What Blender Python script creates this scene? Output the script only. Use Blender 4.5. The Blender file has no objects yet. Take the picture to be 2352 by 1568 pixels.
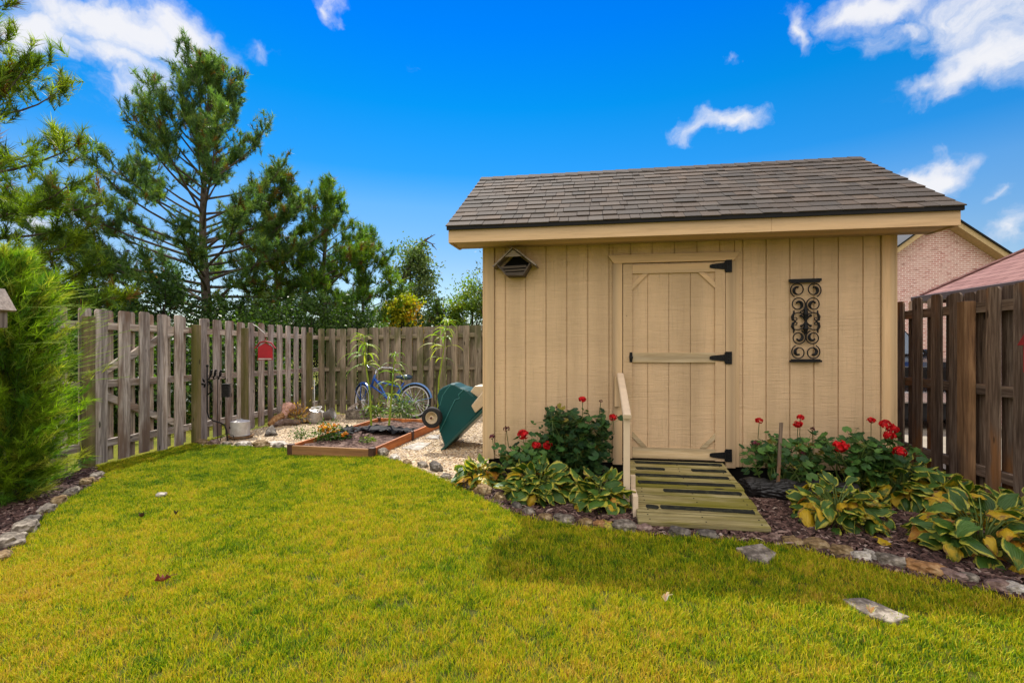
import bpy, bmesh, math, random
import numpy as np
from math import radians, sin, cos, pi, sqrt
from mathutils import Vector, Matrix, Euler, Quaternion
from mathutils.geometry import delaunay_2d_cdt

random.seed(7); rng = np.random.default_rng(7)
SC = bpy.context.scene
COL = SC.collection

# ------------------------------------------------------------------ camera
H = 1.27                      # eye height above the foot of the ramp
FPX, CX, HY = 1110.0, 1176.0, 797.0   # focal length and horizon measured on a 2352 px wide view
TH = radians(8.9)             # the camera looks 8.9 degrees left of the shed's depth axis
cam = bpy.data.cameras.new("camera"); cam.sensor_width = 36; cam.lens = 36*FPX/2352
cam.shift_y = (HY-784)/2352; cam.clip_start = 0.05; cam.clip_end = 2000
camo = bpy.data.objects.new("camera", cam); COL.objects.link(camo)
camo.location = (0, 0, H); camo.rotation_euler = (radians(90), 0, TH)
SC.camera = camo

# ------------------------------------------------------------------ light
SUN_DIR = Vector((0.315, -0.753, -1.0)).normalized()      # the way the light travels
SUN_EL = math.asin(-SUN_DIR.z)
SUN_AZ = math.atan2(-SUN_DIR.x, -SUN_DIR.y)               # from +Y towards +X
SUN_STRENGTH, SKY_STRENGTH, EXPOSURE = 5.0, 0.106, 0.53
sl = bpy.data.lights.new("sun", 'SUN'); sl.energy = SUN_STRENGTH; sl.angle = radians(0.8); sl.color = (1.0, 0.95, 0.86)
so = bpy.data.objects.new("sun", sl); COL.objects.link(so)
so.rotation_euler = SUN_DIR.to_track_quat('-Z', 'Y').to_euler(); so.location = (-6, 15, 20)
SC.view_settings.view_transform = 'Standard'; SC.view_settings.look = 'None'
SC.view_settings.exposure = EXPOSURE; SC.view_settings.gamma = 1.0
try:
    SC.cycles.max_bounces = 6; SC.cycles.transparent_max_bounces = 8
    SC.cycles.diffuse_bounces = 3; SC.cycles.glossy_bounces = 2; SC.cycles.transmission_bounces = 4
except Exception: pass

def lin(r, g, b, a=1.0):
    f = lambda c: (c/255/12.92) if c/255 <= 0.04045 else ((c/255+0.055)/1.055)**2.4
    return (f(r), f(g), f(b), a)

class NT:
    """small helper round a node tree"""
    def __init__(s, tree): s.t = tree; s.n = tree.nodes; s.l = tree.links
    def new(s, kind, **kw):
        n = s.n.new(kind)
        for k, v in kw.items(): setattr(n, k, v)
        return n
    def put(s, sock, v):
        if hasattr(v, 'is_linked') or isinstance(v, bpy.types.NodeSocket): s.l.new(v, sock)
        else: sock.default_value = v
    def math(s, op, a, b=None, c=None, clamp=False):
        n = s.new('ShaderNodeMath', operation=op); n.use_clamp = clamp
        s.put(n.inputs[0], a)
        if b is not None: s.put(n.inputs[1], b)
        if c is not None: s.put(n.inputs[2], c)
        return n.outputs[0]
    def vmath(s, op, a, b=None):
        n = s.new('ShaderNodeVectorMath', operation=op); s.put(n.inputs[0], a)
        if b is not None: s.put(n.inputs[1], b)
        return n.outputs['Value'] if op in ('LENGTH', 'DOT_PRODUCT') else n.outputs[0]
    def noise(s, vec, scale=5, detail=3, rough=0.55, dist=0.0):
        n = s.new('ShaderNodeTexNoise'); s.put(n.inputs['Vector'], vec); n.inputs['Scale'].default_value = scale
        n.inputs['Detail'].default_value = detail; n.inputs['Roughness'].default_value = rough; n.inputs['Distortion'].default_value = dist
        return n.outputs[0]
    def ramp(s, fac, stops, interp='LINEAR'):
        n = s.new('ShaderNodeValToRGB'); s.put(n.inputs[0], fac); cr = n.color_ramp; cr.interpolation = interp
        while len(cr.elements) < len(stops): cr.elements.new(0.5)
        for e, (p, c) in zip(cr.elements, stops):
            e.position = p; e.color = c if len(c) == 4 else (*c, 1)
        return n.outputs[0]
    def rng(s, v, a, b, c, d, smooth=False):
        n = s.new('ShaderNodeMapRange'); n.interpolation_type = 'SMOOTHSTEP' if smooth else 'LINEAR'
        s.put(n.inputs[0], v)
        for i, x in enumerate((a, b, c, d)): n.inputs[i+1].default_value = x
        return n.outputs[0]
    def mix(s, f, a, b, mode='MIX'):
        n = s.new('ShaderNodeMix', data_type='RGBA', blend_type=mode); n.clamp_factor = True
        s.put(n.inputs[0], f); s.put(n.inputs[6], a); s.put(n.inputs[7], b)
        return n.outputs[2]
    def mapping(s, vec, scale=(1, 1, 1), loc=(0, 0, 0), rot=(0, 0, 0)):
        n = s.new('ShaderNodeMapping'); s.put(n.inputs[0], vec)
        n.inputs['Scale'].default_value = scale; n.inputs['Location'].default_value = loc; n.inputs['Rotation'].default_value = rot
        return n.outputs[0]
    def bump(s, h, strength=0.3, dist=0.01):
        n = s.new('ShaderNodeBump'); n.inputs['Strength'].default_value = strength; n.inputs['Distance'].default_value = dist
        s.put(n.inputs['Height'], h); return n.outputs[0]

# ------------------------------------------------------------------ sky: Nishita plus procedural cloud
def azel(px, py):
    u = (px-CX)/FPX; v = (HY-py)/FPX
    return math.atan(u)-TH, math.atan(v/sqrt(1+u*u))
world = bpy.data.worlds.new("World"); SC.world = world; world.use_nodes = True
w = NT(world.node_tree); w.n.clear()
out = w.new('ShaderNodeOutputWorld'); bg = w.new('ShaderNodeBackground'); w.l.new(bg.outputs[0], out.inputs[0])
sky = w.new('ShaderNodeTexSky', sky_type='NISHITA'); sky.sun_disc = False
sky.sun_elevation = SUN_EL; sky.sun_rotation = SUN_AZ
sky.air_density = 1.0; sky.dust_density = 0.0; sky.ozone_density = 1.5; sky.altitude = 300
hs = w.new('ShaderNodeHueSaturation'); w.l.new(sky.outputs[0], hs.inputs['Color'])
hs.inputs['Hue'].default_value = 0.505; hs.inputs['Saturation'].default_value = 1.25; hs.inputs['Value'].default_value = 1.0
dirv = w.new('ShaderNodeTexCoord').outputs['Generated']
sp = w.new('ShaderNodeSeparateXYZ'); w.l.new(dirv, sp.inputs[0])
az = w.math('ARCTAN2', sp.outputs[0], sp.outputs[1]); el = w.math('ARCSINE', sp.outputs[2])
cv = w.new('ShaderNodeCombineXYZ'); w.l.new(az, cv.inputs[0]); w.l.new(el, cv.inputs[1])
P2 = cv.outputs[0]
def cnoise(vec, scale, detail, rough):
    n = w.new('ShaderNodeTexNoise'); w.put(n.inputs['Vector'], vec); n.inputs['Scale'].default_value = scale; n.inputs['Detail'].default_value = detail; n.inputs['Roughness'].default_value = rough
    return n.outputs['Color']
PW = w.vmath('ADD', P2, w.vmath('MULTIPLY', w.vmath('SUBTRACT', cnoise(P2, 8.0, 3, .5), (.5, .5, .5)), (.20, .11, 0)))
PW = w.vmath('ADD', PW, w.vmath('MULTIPLY', w.vmath('SUBTRACT', cnoise(P2, 30.0, 4, .6), (.5, .5, .5)), (.045, .035, 0)))
BLOBS = [(250, 55, 320, 85, 1.15), (430, 80, 125, 62, 1.0), (60, 60, 170, 90, 1.0), (290, 185, 140, 80, .62), (240, 120, 220, 60, .8), (2020, 25, 155, 72, 1.0), (2230, 45, 190, 110, .74),
         (2270, 155, 190, 75, .80), (2130, 200, 110, 40, .6), (2060, 85, 120, 45, .66), (1855, 60, 45, 60, .72), (1660, 275, 105, 30, .78), (2110, 400, 125, 60, 1.2), (2310, 425, 55, 26, .58),
         (2330, 525, 110, 55, .85), (90, 540, 130, 50, .85), (210, 505, 60, 26, .8), (760, 15, 28, 34, .50), (590, 98, 60, 30, .55), (1664, 110, 14, 20, .5),
         (-300, 150, 300, 120, .9), (2700, 250, 300, 150, .9), (2900, 560, 200, 60, .9), (-500, 560, 200, 60, .9)]
acc = None
for (px, py, sx, sy, amp) in BLOBS:
    a0, e0 = azel(px, py); a1, _ = azel(px+sx*.5, py); a2, _ = azel(px-sx*.5, py); _, e1 = azel(px, py-sy*.5); _, e2 = azel(px, py+sy*.5)
    d = w.vmath('SUBTRACT', PW, (a0, e0, 0)); d = w.vmath('MULTIPLY', d, (1/max(a1-a2, 1e-3), 1/max(e1-e2, 1e-3), 0))
    m = w.math('SUBTRACT', 1.0, w.vmath('LENGTH', d)); m = w.math('MULTIPLY', w.math('MAXIMUM', m, -0.6), amp)
    if amp < .7: m = w.math('SUBTRACT', m, 0.10)
    acc = m if acc is None else w.math('MAXIMUM', acc, m)
n1 = w.noise(w.mapping(PW, (1, 1.35, 1)), 12.0, 12, 0.62)
n2 = w.noise(w.mapping(P2, (1, 1.3, 1), (3, 7, 0)), 7.0, 6, 0.5)
# unseen bright cloud bank added behind and above the viewer to fill shaded faces
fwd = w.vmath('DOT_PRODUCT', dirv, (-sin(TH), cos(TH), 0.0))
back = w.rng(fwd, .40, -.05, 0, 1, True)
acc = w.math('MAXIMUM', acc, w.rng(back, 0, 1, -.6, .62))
dens = w.math('ADD', acc, w.math('MULTIPLY', w.math('SUBTRACT', n1, 0.5), 1.75))
cl = w.rng(dens, -.10, 0.85, 0.0, 0.95, True)
shade = w.rng(w.math('ADD', w.math('MULTIPLY', acc, .45), n2), 0.38, 0.80, 0.0, 1.0, True)
BACK_FILL = 2.5
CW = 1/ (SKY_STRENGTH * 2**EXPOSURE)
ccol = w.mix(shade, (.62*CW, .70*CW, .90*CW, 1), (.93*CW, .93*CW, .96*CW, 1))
bcol = w.mix(1.0, (BACK_FILL*1.07*CW, BACK_FILL*CW, BACK_FILL*.93*CW, 1), w.ramp(w.rng(el, -.05, .9, 0, 1), [(0, (.26, .26, .26)), (.35, (.62, .62, .62)), (.75, (1, 1, 1))]), 'MULTIPLY')
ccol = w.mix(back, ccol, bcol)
# deep polariser-like blue aloft, paler towards the horizon
tint = w.ramp(w.rng(el, 0.0, 0.75, 0, 1), [(0.0, (.85, .76, .74)), (0.22, (.76, .77, .76)), (0.37, (.57, .86, .92)), (0.457, (.14, .78, .98)), (0.61, (.012, .80, 1.02)), (0.78, (0, .69, 1.2)), (1.0, (0, .62, 1.2))])
skyc = w.mix(1.0, hs.outputs[0], tint, 'MULTIPLY')
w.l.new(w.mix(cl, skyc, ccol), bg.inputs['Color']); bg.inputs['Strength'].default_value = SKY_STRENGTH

# ------------------------------------------------------------------ measuring helpers (pixels of the 2352 wide view to metres)
def zg(x, y):
    return -0.025*min(max(-x-.5, 0), 5.4) - 0.010*min(max(y-5, 0), 5)
def ray(px, Z):
    u = (px-CX)/FPX
    return Z*(u*cos(TH)-sin(TH)), Z*(u*sin(TH)+cos(TH))
def at(px, py, z):
    return ray(px, (z-H)*FPX/(HY-py))
def gnd(px, py):
    z = -.05
    for _ in range(6):
        x, y = at(px, py, z); z = zg(x, y)
    return x, y, z
def xon(px, Y):
    u = (px-CX)/FPX
    return Y*(u*cos(TH)-sin(TH))/(u*sin(TH)+cos(TH))
def depth(x, y): return -x*sin(TH)+y*cos(TH)
def zon(py, x, y): return H+(HY-py)/FPX*depth(x, y)

# ------------------------------------------------------------------ mesh builder
OFF = {}
class MB:
    def __init__(s): s.v = []; s.f = []; s.c = []; s.uv = []
    def add(s, vs, fs, col=(1, 1, 1), uv=None):
        b = len(s.v)
        s.v.extend([tuple(v) for v in vs]); s.f.extend([tuple(i+b for i in f) for f in fs])
        n = len(vs)
        if len(col) and isinstance(col[0], (tuple, list)): s.c.extend(col)
        else: s.c.extend([tuple(col)]*n)
        s.uv.extend(uv if uv is not None else [(0, 0)]*n)
        return s
    def box(s, c, d, rot=None, col=(1, 1, 1), jit=0.0):
        hx, hy, hz = d[0]/2, d[1]/2, d[2]/2
        vs = [Vector((x*hx, y*hy, z*hz)) for z in (-1, 1) for y in (-1, 1) for x in (-1, 1)]
        if jit: vs = [v+Vector((random.uniform(-jit, jit) for _ in range(3))) for v in vs]
        if rot is not None:
            R = rot if isinstance(rot, (Matrix, Quaternion)) else Euler(rot).to_matrix()
            vs = [R @ v for v in vs]
        c = Vector(c)
        return s.add([v+c for v in vs], [(0, 2, 3, 1), (4, 5, 7, 6), (0, 1, 5, 4), (2, 6, 7, 3), (0, 4, 6, 2), (1, 3, 7, 5)], col)
    def bb(s, x0, x1, y0, y1, z0, z1, col=(1, 1, 1)):
        return s.box(((x0+x1)/2, (y0+y1)/2, (z0+z1)/2), (x1-x0, y1-y0, z1-z0), None, col)
    def beam(s, a, b, wd, th, up=(0, 0, 1), col=(1, 1, 1)):
        """bar from a to b, wd across, th along up"""
        a = Vector(a); b = Vector(b); d = b-a; L = d.length; d.normalize(); up = Vector(up)
        side = d.cross(up).normalized(); u2 = side.cross(d)
        M = Matrix((d, side, u2)).transposed()
        return s.box((a+b)/2, (L, wd, th), M, col)
    def tube(s, pts, rad, n=8, col=(1, 1, 1), caps=True, closed=False):
        pts = [Vector(p) for p in pts]; m = len(pts)
        rad = [rad]*m if not isinstance(rad, (list, tuple)) else rad
        vs = []; fs = []; prev = None
        for i, p in enumerate(pts):
            if closed: t = pts[(i+1) % m]-pts[i-1]
            else: t = pts[min(i+1, m-1)]-pts[max(i-1, 0)]
            if t.length < 1e-9: t = Vector((0, 0, 1))
            t.normalize()
            if prev is None:
                a = Vector((0, 0, 1)) if abs(t.z) < .9 else Vector((1, 0, 0)); nx = t.cross(a).normalized()
            else:
                nx = prev-t*prev.dot(t)
                nx = nx.normalized() if nx.length > 1e-6 else t.orthogonal().normalized()
            prev = nx; ny = t.cross(nx)
            for k in range(n):
                a = 2*pi*k/n; vs.append(p+nx*(cos(a)*rad[i])+ny*(sin(a)*rad[i]))
        R = m if closed else m-1
        for i in range(R):
            for k in range(n):
                a = i*n+k; b = i*n+(k+1) % n; j = ((i+1) % m)*n
                fs.append((a, b, j+(k+1) % n, j+k))
        if caps and not closed: fs.append(tuple(range(n))[::-1]); fs.append(tuple((m-1)*n+k for k in range(n)))
        return s.add(vs, fs, col)
    def lathe(s, prof, n=24, c=(0, 0, 0), axis='z', col=(1, 1, 1), cap=True):
        vs = []; fs = []
        for (r, h) in prof:
            for k in range(n):
                a = 2*pi*k/n; q = (r*cos(a), r*sin(a), h)
                if axis == 'y': q = (q[0], h, q[1])
                if axis == 'x': q = (h, q[0], q[1])
                vs.append((q[0]+c[0], q[1]+c[1], q[2]+c[2]))
        m = len(prof)
        for i in range(m-1):
            for k in range(n):
                a = i*n+k; b = i*n+(k+1) % n; fs.append((a, b, b+n, a+n))
        if cap: fs.append(tuple(range(n))[::-1]); fs.append(tuple((m-1)*n+k for k in range(n)))
        return s.add(vs, fs, col)
    def prism(s, poly, z0, z1, fn=None, col=(1, 1, 1), inset=None):
        """extrude a 2D polygon; fn maps (x,y,h)->point"""
        fn = fn or (lambda x, y, h: (x, y, h)); n = len(poly); p2 = inset or poly
        vs = [fn(x, y, z0) for x, y in poly]+[fn(x, y, z1) for x, y in p2]
        fs = [tuple(range(n))[::-1], tuple(range(n, 2*n))]+[(i, (i+1) % n, n+(i+1) % n, n+i) for i in range(n)]
        return s.add(vs, fs, col)
    def ball(s, c, r, seg=10, ring=7, col=(1, 1, 1), sc=(1, 1, 1), jit=0):
        prof_v = []; fs = []
        vs = [(0, 0, -1)]
        for i in range(1, ring):
            t = -pi/2+pi*i/ring
            for k in range(seg):
                a = 2*pi*k/seg; vs.append((cos(t)*cos(a), cos(t)*sin(a), sin(t)))
        vs.append((0, 0, 1))
        for k in range(seg): fs.append((0, 1+(k+1) % seg, 1+k))
        for i in range(ring-2):
            for k in range(seg):
                a = 1+i*seg+k; b = 1+i*seg+(k+1) % seg; fs.append((a, b, b+seg, a+seg))
        L = len(vs)-1; o = 1+(ring-2)*seg
        for k in range(seg): fs.append((o+k, o+(k+1) % seg, L))
        vs = [(c[0]+x*r*sc[0]*(1+random.uniform(-jit, jit)), c[1]+y*r*sc[1]*(1+random.uniform(-jit, jit)), c[2]+z*r*sc[2]*(1+random.uniform(-jit, jit))) for x, y, z in vs]
        return s.add(vs, fs, col)
    def build(s, name, mat, parent=None, loc=None, smooth=False, bevel=0.0, fix=True):
        """vertices are in world space; loc is the object's own origin (defaults to its root's)"""
        off = Vector(loc) if loc is not None else (OFF[parent.name] if parent else Vector((0, 0, 0)))
        me = bpy.data.meshes.new(name)
        me.from_pydata([(v[0]-off.x, v[1]-off.y, v[2]-off.z) for v in s.v], [], s.f)
        if fix:
            bm = bmesh.new(); bm.from_mesh(me); bmesh.ops.recalc_face_normals(bm, faces=bm.faces); bm.to_mesh(me); bm.free()
        at_ = me.color_attributes.new("Col", 'FLOAT_COLOR', 'POINT')
        at_.data.foreach_set('color', np.array([(*c[:3], 1.0) for c in s.c], dtype=np.float32).ravel())
        if any(u != (0, 0) for u in s.uv):
            uvl = me.uv_layers.new(name="UVMap"); li = np.empty(len(me.loops), dtype=np.int32); me.loops.foreach_get('vertex_index', li)
            uvl.data.foreach_set('uv', np.array(s.uv, dtype=np.float32)[li].ravel())
        if smooth: me.polygons.foreach_set('use_smooth', np.ones(len(me.polygons), dtype=bool))
        me.materials.append(mat); me.update()
        return link(name, me, parent, off, bevel)
def link(name, me, parent=None, off=Vector((0, 0, 0)), bevel=0.0):
    o = bpy.data.objects.new(name, me); COL.objects.link(o); OFF[o.name] = Vector(off)
    if parent:
        o.parent = parent; o.location = Vector(off)-OFF[parent.name]
    else: o.location = off
    if bevel:
        b = o.modifiers.new("bevel", 'BEVEL'); b.width = bevel; b.segments = 2; b.limit_method = 'ANGLE'; b.angle_limit = radians(40)
    return o
def np_mesh(name, V, faces_n, mat, parent=None, loc=None, col=None, uv=None):
    """V (N,3) world; faces of faces_n consecutive vertices each"""
    off = Vector(loc) if loc is not None else (OFF[parent.name] if parent else Vector((0, 0, 0)))
    V = np.asarray(V, dtype=np.float32)-np.array(off, dtype=np.float32); N = len(V); m = N//faces_n
    me = bpy.data.meshes.new(name); me.vertices.add(N); me.vertices.foreach_set('co', V.ravel())
    me.loops.add(N); me.loops.foreach_set('vertex_index', np.arange(N, dtype=np.int32))
    me.polygons.add(m); me.polygons.foreach_set('loop_start', np.arange(0, N, faces_n, dtype=np.int32))
    me.polygons.foreach_set('loop_total', np.full(m, faces_n, dtype=np.int32))
    me.update(calc_edges=True)
    if col is not None:
        a = me.color_attributes.new("Col", 'FLOAT_COLOR', 'POINT')
        c = np.ones((N, 4), dtype=np.float32); c[:, :3] = col; a.data.foreach_set('color', c.ravel())
    me.materials.append(mat)
    return link(name, me, parent, off)
def tag(o, label=None, cat=None, group=None, kind=None):
    if label: o['label'] = label
    if cat: o['category'] = cat
    if group: o['group'] = group
    if kind: o['kind'] = kind
    return o
def thing(name, label, cat, loc, group=None):
    o = bpy.data.objects.new(name, None); COL.objects.link(o); o.location = loc; o.empty_display_size = .1
    OFF[o.name] = Vector(loc); return tag(o, label, cat, group)

# ------------------------------------------------------------------ materials
def mat(name):
    m = bpy.data.materials.new(name); m.use_nodes = True; t = NT(m.node_tree); t.n.clear()
    o = t.new('ShaderNodeOutputMaterial'); b = t.new('ShaderNodeBsdfPrincipled'); t.l.new(b.outputs[0], o.inputs[0])
    t.b = b; t.o = o; t.m = m; b.inputs['Specular IOR Level'].default_value = 0.3
    return t
def objco(t): return t.new('ShaderNodeTexCoord').outputs['Object']
def wpos(t): return t.new('ShaderNodeNewGeometry').outputs['Position']
def colattr(t): n = t.new('ShaderNodeVertexColor'); n.layer_name = "Col"; return n.outputs[0]
def simple(name, c, rough=.6, metal=0, var=.15, scale=12, bump=.15, bd=.004, spec=.3, dirt=None):
    t = mat(name); p = objco(t); n = t.noise(p, scale, 5, .6)
    c = tuple(c[:3])
    a = t.mix(t.rng(n, .3, .7, 0, 1), (*[x*(1-var) for x in c], 1), (*[min(1, x*(1+var)) for x in c], 1))
    if dirt:
        n2 = t.noise(p, scale*.35, 5, .65); a = t.mix(t.rng(n2, .48, .68, 0, .85), a, (*dirt, 1))
    t.l.new(a, t.b.inputs['Base Color']); t.b.inputs['Roughness'].default_value = rough; t.b.inputs['Metallic'].default_value = metal
    t.b.inputs['Specular IOR Level'].default_value = spec
    if bump: t.l.new(t.bump(t.noise(p, scale*4, 4, .6), bump, bd), t.b.inputs['Normal'])
    return t.m
def wood(name, c0, c1, c2, patch=None, axis='z', fine=1.0, knots=True, bump=.5, rough=.8, patch_amt=(.5, .68), vcol=False):
    """weathered timber: grain runs along one axis"""
    t = mat(name); p = objco(t)
    st = {'z': (26, 26, 1.6), 'x': (1.6, 26, 26), 'y': (26, 1.6, 26)}[axis]
    st = tuple(x*fine for x in st)
    q = t.mapping(p, st)
    g = t.noise(q, 1.0, 7, .65, .8); g2 = t.noise(t.mapping(p, tuple(x*3.2 for x in st), (3, 1, 7)), 1.0, 4, .6, .3)
    k = t.math('ADD', t.math('MULTIPLY', g, .65), t.math('MULTIPLY', g2, .35))
    c = t.ramp(k, [(.30, c0), (.47, c1), (.66, c2)])
    big = t.noise(t.mapping(p, tuple(2.0 if x > 3 else .55 for x in st), (5, 2, 1)), 1.6, 4, .6)
    if patch: c = t.mix(t.rng(big, patch_amt[0], patch_amt[1], 0, .9, True), c, patch)
    # board to board tone
    bt = t.noise(t.mapping(p, tuple(8.3 if x > 3 else .02 for x in st), (1, 9, 4)), 1.0, 1, .5)
    c = t.mix(1.0, c, t.ramp(bt, [(.3, (.70, .70, .72)), (.5, (1, 1, 1)), (.7, (1.28, 1.22, 1.15))]), 'MULTIPLY')
    if knots:
        vo = t.new('ShaderNodeTexVoronoi'); t.l.new(t.mapping(p, tuple(9 if x > 3 else 2.6 for x in st)), vo.inputs['Vector']); vo.inputs['Scale'].default_value = 1.0
        c = t.mix(t.rng(vo.outputs['Distance'], .07, .14, .85, 0, True), c, tuple(x*.35 for x in c0[:3])+(1,))
    if vcol: c = t.mix(1.0, c, colattr(t), 'MULTIPLY')
    t.l.new(c, t.b.inputs['Base Color']); t.b.inputs['Roughness'].default_value = rough
    t.l.new(t.bump(k, bump, .004), t.b.inputs['Normal'])
    return t.m
def leafmat(name, translucent=.35, rough=.55, satur=None, spec=.25):
    """leaf colour comes from each leaf's own colour attribute"""
    t = mat(name); c = colattr(t)
    t.l.new(c, t.b.inputs['Base Color']); t.b.inputs['Roughness'].default_value = rough; t.b.inputs['Specular IOR Level'].default_value = spec
    tr = t.new('ShaderNodeBsdfTranslucent'); t.l.new(t.mix(1.0, c, (1.5, 1.6, .6, 1), 'MULTIPLY'), tr.inputs[0])
    mx = t.new('ShaderNodeMixShader'); mx.inputs[0].default_value = translucent
    t.l.new(t.b.outputs[0], mx.inputs[1]); t.l.new(tr.outputs[0], mx.inputs[2]); t.l.new(mx.outputs[0], t.o.inputs[0])
    return t.m
# ================================================================== SETTING
def nodes_up(n): return n
def ground_mat(name, cols, scale=3, fine=60, bump=.4, rough=.9, bd=.01):
    t = mat(name); p = wpos(t)
    a = t.noise(p, scale, 6, .65); b = t.noise(p, fine, 4, .65)
    k = t.math('ADD', t.math('MULTIPLY', a, .5), t.math('MULTIPLY', b, .5))
    t.l.new(t.ramp(k, cols), t.b.inputs['Base Color']); t.b.inputs['Roughness'].default_value = rough; t.b.inputs['Specular IOR Level'].default_value = .08
    t.l.new(t.bump(b, bump, bd), t.b.inputs['Normal']); return t.m
M_ground = ground_mat("meadow", [(.35, (.045, .06, .006)), (.5, (.11, .12, .009)), (.62, (.20, .17, .018))], .8, 40)
M_soil = ground_mat("thatch", [(.35, (.030, .036, .006)), (.55, (.075, .075, .012)), (.7, (.12, .095, .02))], 2, 90)
M_gravelbase = ground_mat("gravel_bed", [(.35, (.16, .12, .07)), (.5, (.34, .27, .17)), (.65, (.5, .43, .32))], 3, 70)
M_mulchbase = ground_mat("mulch_bed", [(.35, (.010, .006, .005)), (.55, (.035, .018, .014)), (.7, (.07, .04, .032))], 3, 80, .8)
M_concrete = ground_mat("concrete", [(.35, (.20, .17, .13)), (.6, (.32, .28, .22))], 1.2, 40, .15)

def in_poly(P, x, y):
    c = False; n = len(P)
    for i in range(n):
        x1, y1 = P[i]; x2, y2 = P[(i+1) % n]
        if (y1 > y) != (y2 > y) and x < (x2-x1)*(y-y1)/(y2-y1)+x1: c = not c
    return c
def sheet(name, poly, mat_, dz, step=.25, extra=()):
    """a patch of ground with a clean outline, following the slope of the yard"""
    P = [(x, y) for x, y in poly]
    pts = list(P); n = len(P)
    xs = [p[0] for p in P]; ys = [p[1] for p in P]
    def inside(x, y):
        c = False
        for i in range(n):
            x1, y1 = P[i]; x2, y2 = P[(i+1) % n]
            if (y1 > y) != (y2 > y) and x < (x2-x1)*(y-y1)/(y2-y1)+x1: c = not c
        return c
    x = min(xs)+step/2
    while x < max(xs):
        y = min(ys)+step/2
        while y < max(ys):
            xx, yy = x+random.uniform(-.05, .05), y+random.uniform(-.05, .05)
            if inside(xx, yy): pts.append((xx, yy))
            y += step
        x += step
    pts += [q for q in extra if inside(*q)]
    v2, e, f, *_ = delaunay_2d_cdt([Vector(p) for p in pts], [], [list(range(n))], 1, 1e-5)
    me = bpy.data.meshes.new(name)
    me.from_pydata([(v.x, v.y, zg(v.x, v.y)+dz) for v in v2], [], [tuple(q) for q in f])
    bm = bmesh.new(); bm.from_mesh(me); bmesh.ops.recalc_face_normals(bm, faces=bm.faces)
    if sum(q.normal.z for q in bm.faces) < 0: bmesh.ops.reverse_faces(bm, faces=bm.faces)
    bm.to_mesh(me); bm.free(); me.materials.append(mat_)
    return tag(link(name, me), kind='structure')

gx = [-500, -120, -50, -25, -14, -9]+[-6.5+.5*i for i in range(21)]+[6, 9, 14, 25, 50, 120, 500]
gy = [-300, -80, -30, -12, -5]+[-2+.5*i for i in range(26)]+[13, 17, 25, 45, 90, 200, 800]
g = MB(); nx = len(gx)
g.add([(x, y, zg(x, y)-.035) for y in gy for x in gx], [(j*nx+i, j*nx+i+1, (j+1)*nx+i+1, (j+1)*nx+i) for j in range(len(gy)-1) for i in range(nx-1)])
tag(g.build("ground", M_ground), kind='structure')

G2 = lambda l: [gnd(*p)[:2] for p in l]
EL_ = G2([(0, 1290), (55, 1232), (95, 1185), (160, 1143), (205, 1118), (238, 1098)])
EM_ = G2([(445, 1022), (520, 1023), (600, 1027), (665, 1030), (740, 1032), (800, 1036), (860, 1043), (920, 1060), (980, 1085), (1030, 1106), (1066, 1122)])
ER_ = G2([(1090, 1135), (1150, 1163), (1200, 1186), (1300, 1205), (1380, 1212), (1450, 1219), (1490, 1227), (1600, 1235), (1700, 1242), (1780, 1250), (1830, 1258),
          (1900, 1275), (2000, 1300), (2100, 1322), (2200, 1345), (2300, 1365), (2352, 1378)])
FX, FY, RX = -5.80, 9.72, 3.40          # left, back and right fence lines
lawn_poly = [(-4.25, -1.2), (-4.1, 1.2)]+EL_+[(-5.70, 4.85), (-5.72, 7.0)]+EM_+ER_+[(3.0, 2.15), (3.9, 1.5), (3.9, -1.2)]
SLABS = [[(1690, 1262), (1750, 1253), (1782, 1275), (1762, 1298), (1722, 1290)], [(1932, 1382), (1985, 1378), (2090, 1422), (2055, 1438), (2000, 1424)]]
SLABW = [G2(s) for s in SLABS]; XTRA = []
for s in SLABW:
    for i in range(40):
        for j in range(40):
            q = (min(p[0] for p in s)-.06+i*.025+random.uniform(-.004, .004), min(p[1] for p in s)-.06+j*.025+random.uniform(-.004, .004))
            if q[0] < max(p[0] for p in s)+.06 and q[1] < max(p[1] for p in s)+.06: XTRA.append(q)
sheet("lawn", lawn_poly, M_soil, -.004, extra=XTRA)
GB = G2([(1047, 1072)])[0]
gravel_poly = [(-5.74, 7.05)]+EM_+[GB, (-1.08, 4.86), (-1.08, 9.66), (-5.74, 9.66)]
sheet("gravel_bed", gravel_poly, M_gravelbase, -.010)
mulch_poly = [(-1.08, 4.80), GB]+[EM_[-1]]+ER_+[(3.0, 2.15), (3.34, 1.9), (3.34, 9.6), (2.74, 9.6), (2.74, 4.80)]
sheet("mulch_bed", mulch_poly, M_mulchbase, -.008)
mulch2_poly = [(-4.25, -1.2), (-4.1, 1.2)]+EL_+[(-5.68, 4.80), (-5.72, -1.2)]
mulch2_poly = mulch2_poly[::-1]
sheet("mulch_bed", mulch2_poly, M_mulchbase, -.006)
drv = MB(); drv.add([(x, y, zg(x, y)-.015) for y in (-2, 3, 6, 9, 30) for x in (3.75, 5, 7.3, 9)], [(j*4+i, j*4+i+1, j*4+i+5, j*4+i+4) for j in range(4) for i in range(3)])
tag(drv.build("driveway", M_concrete), kind='structure')

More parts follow.
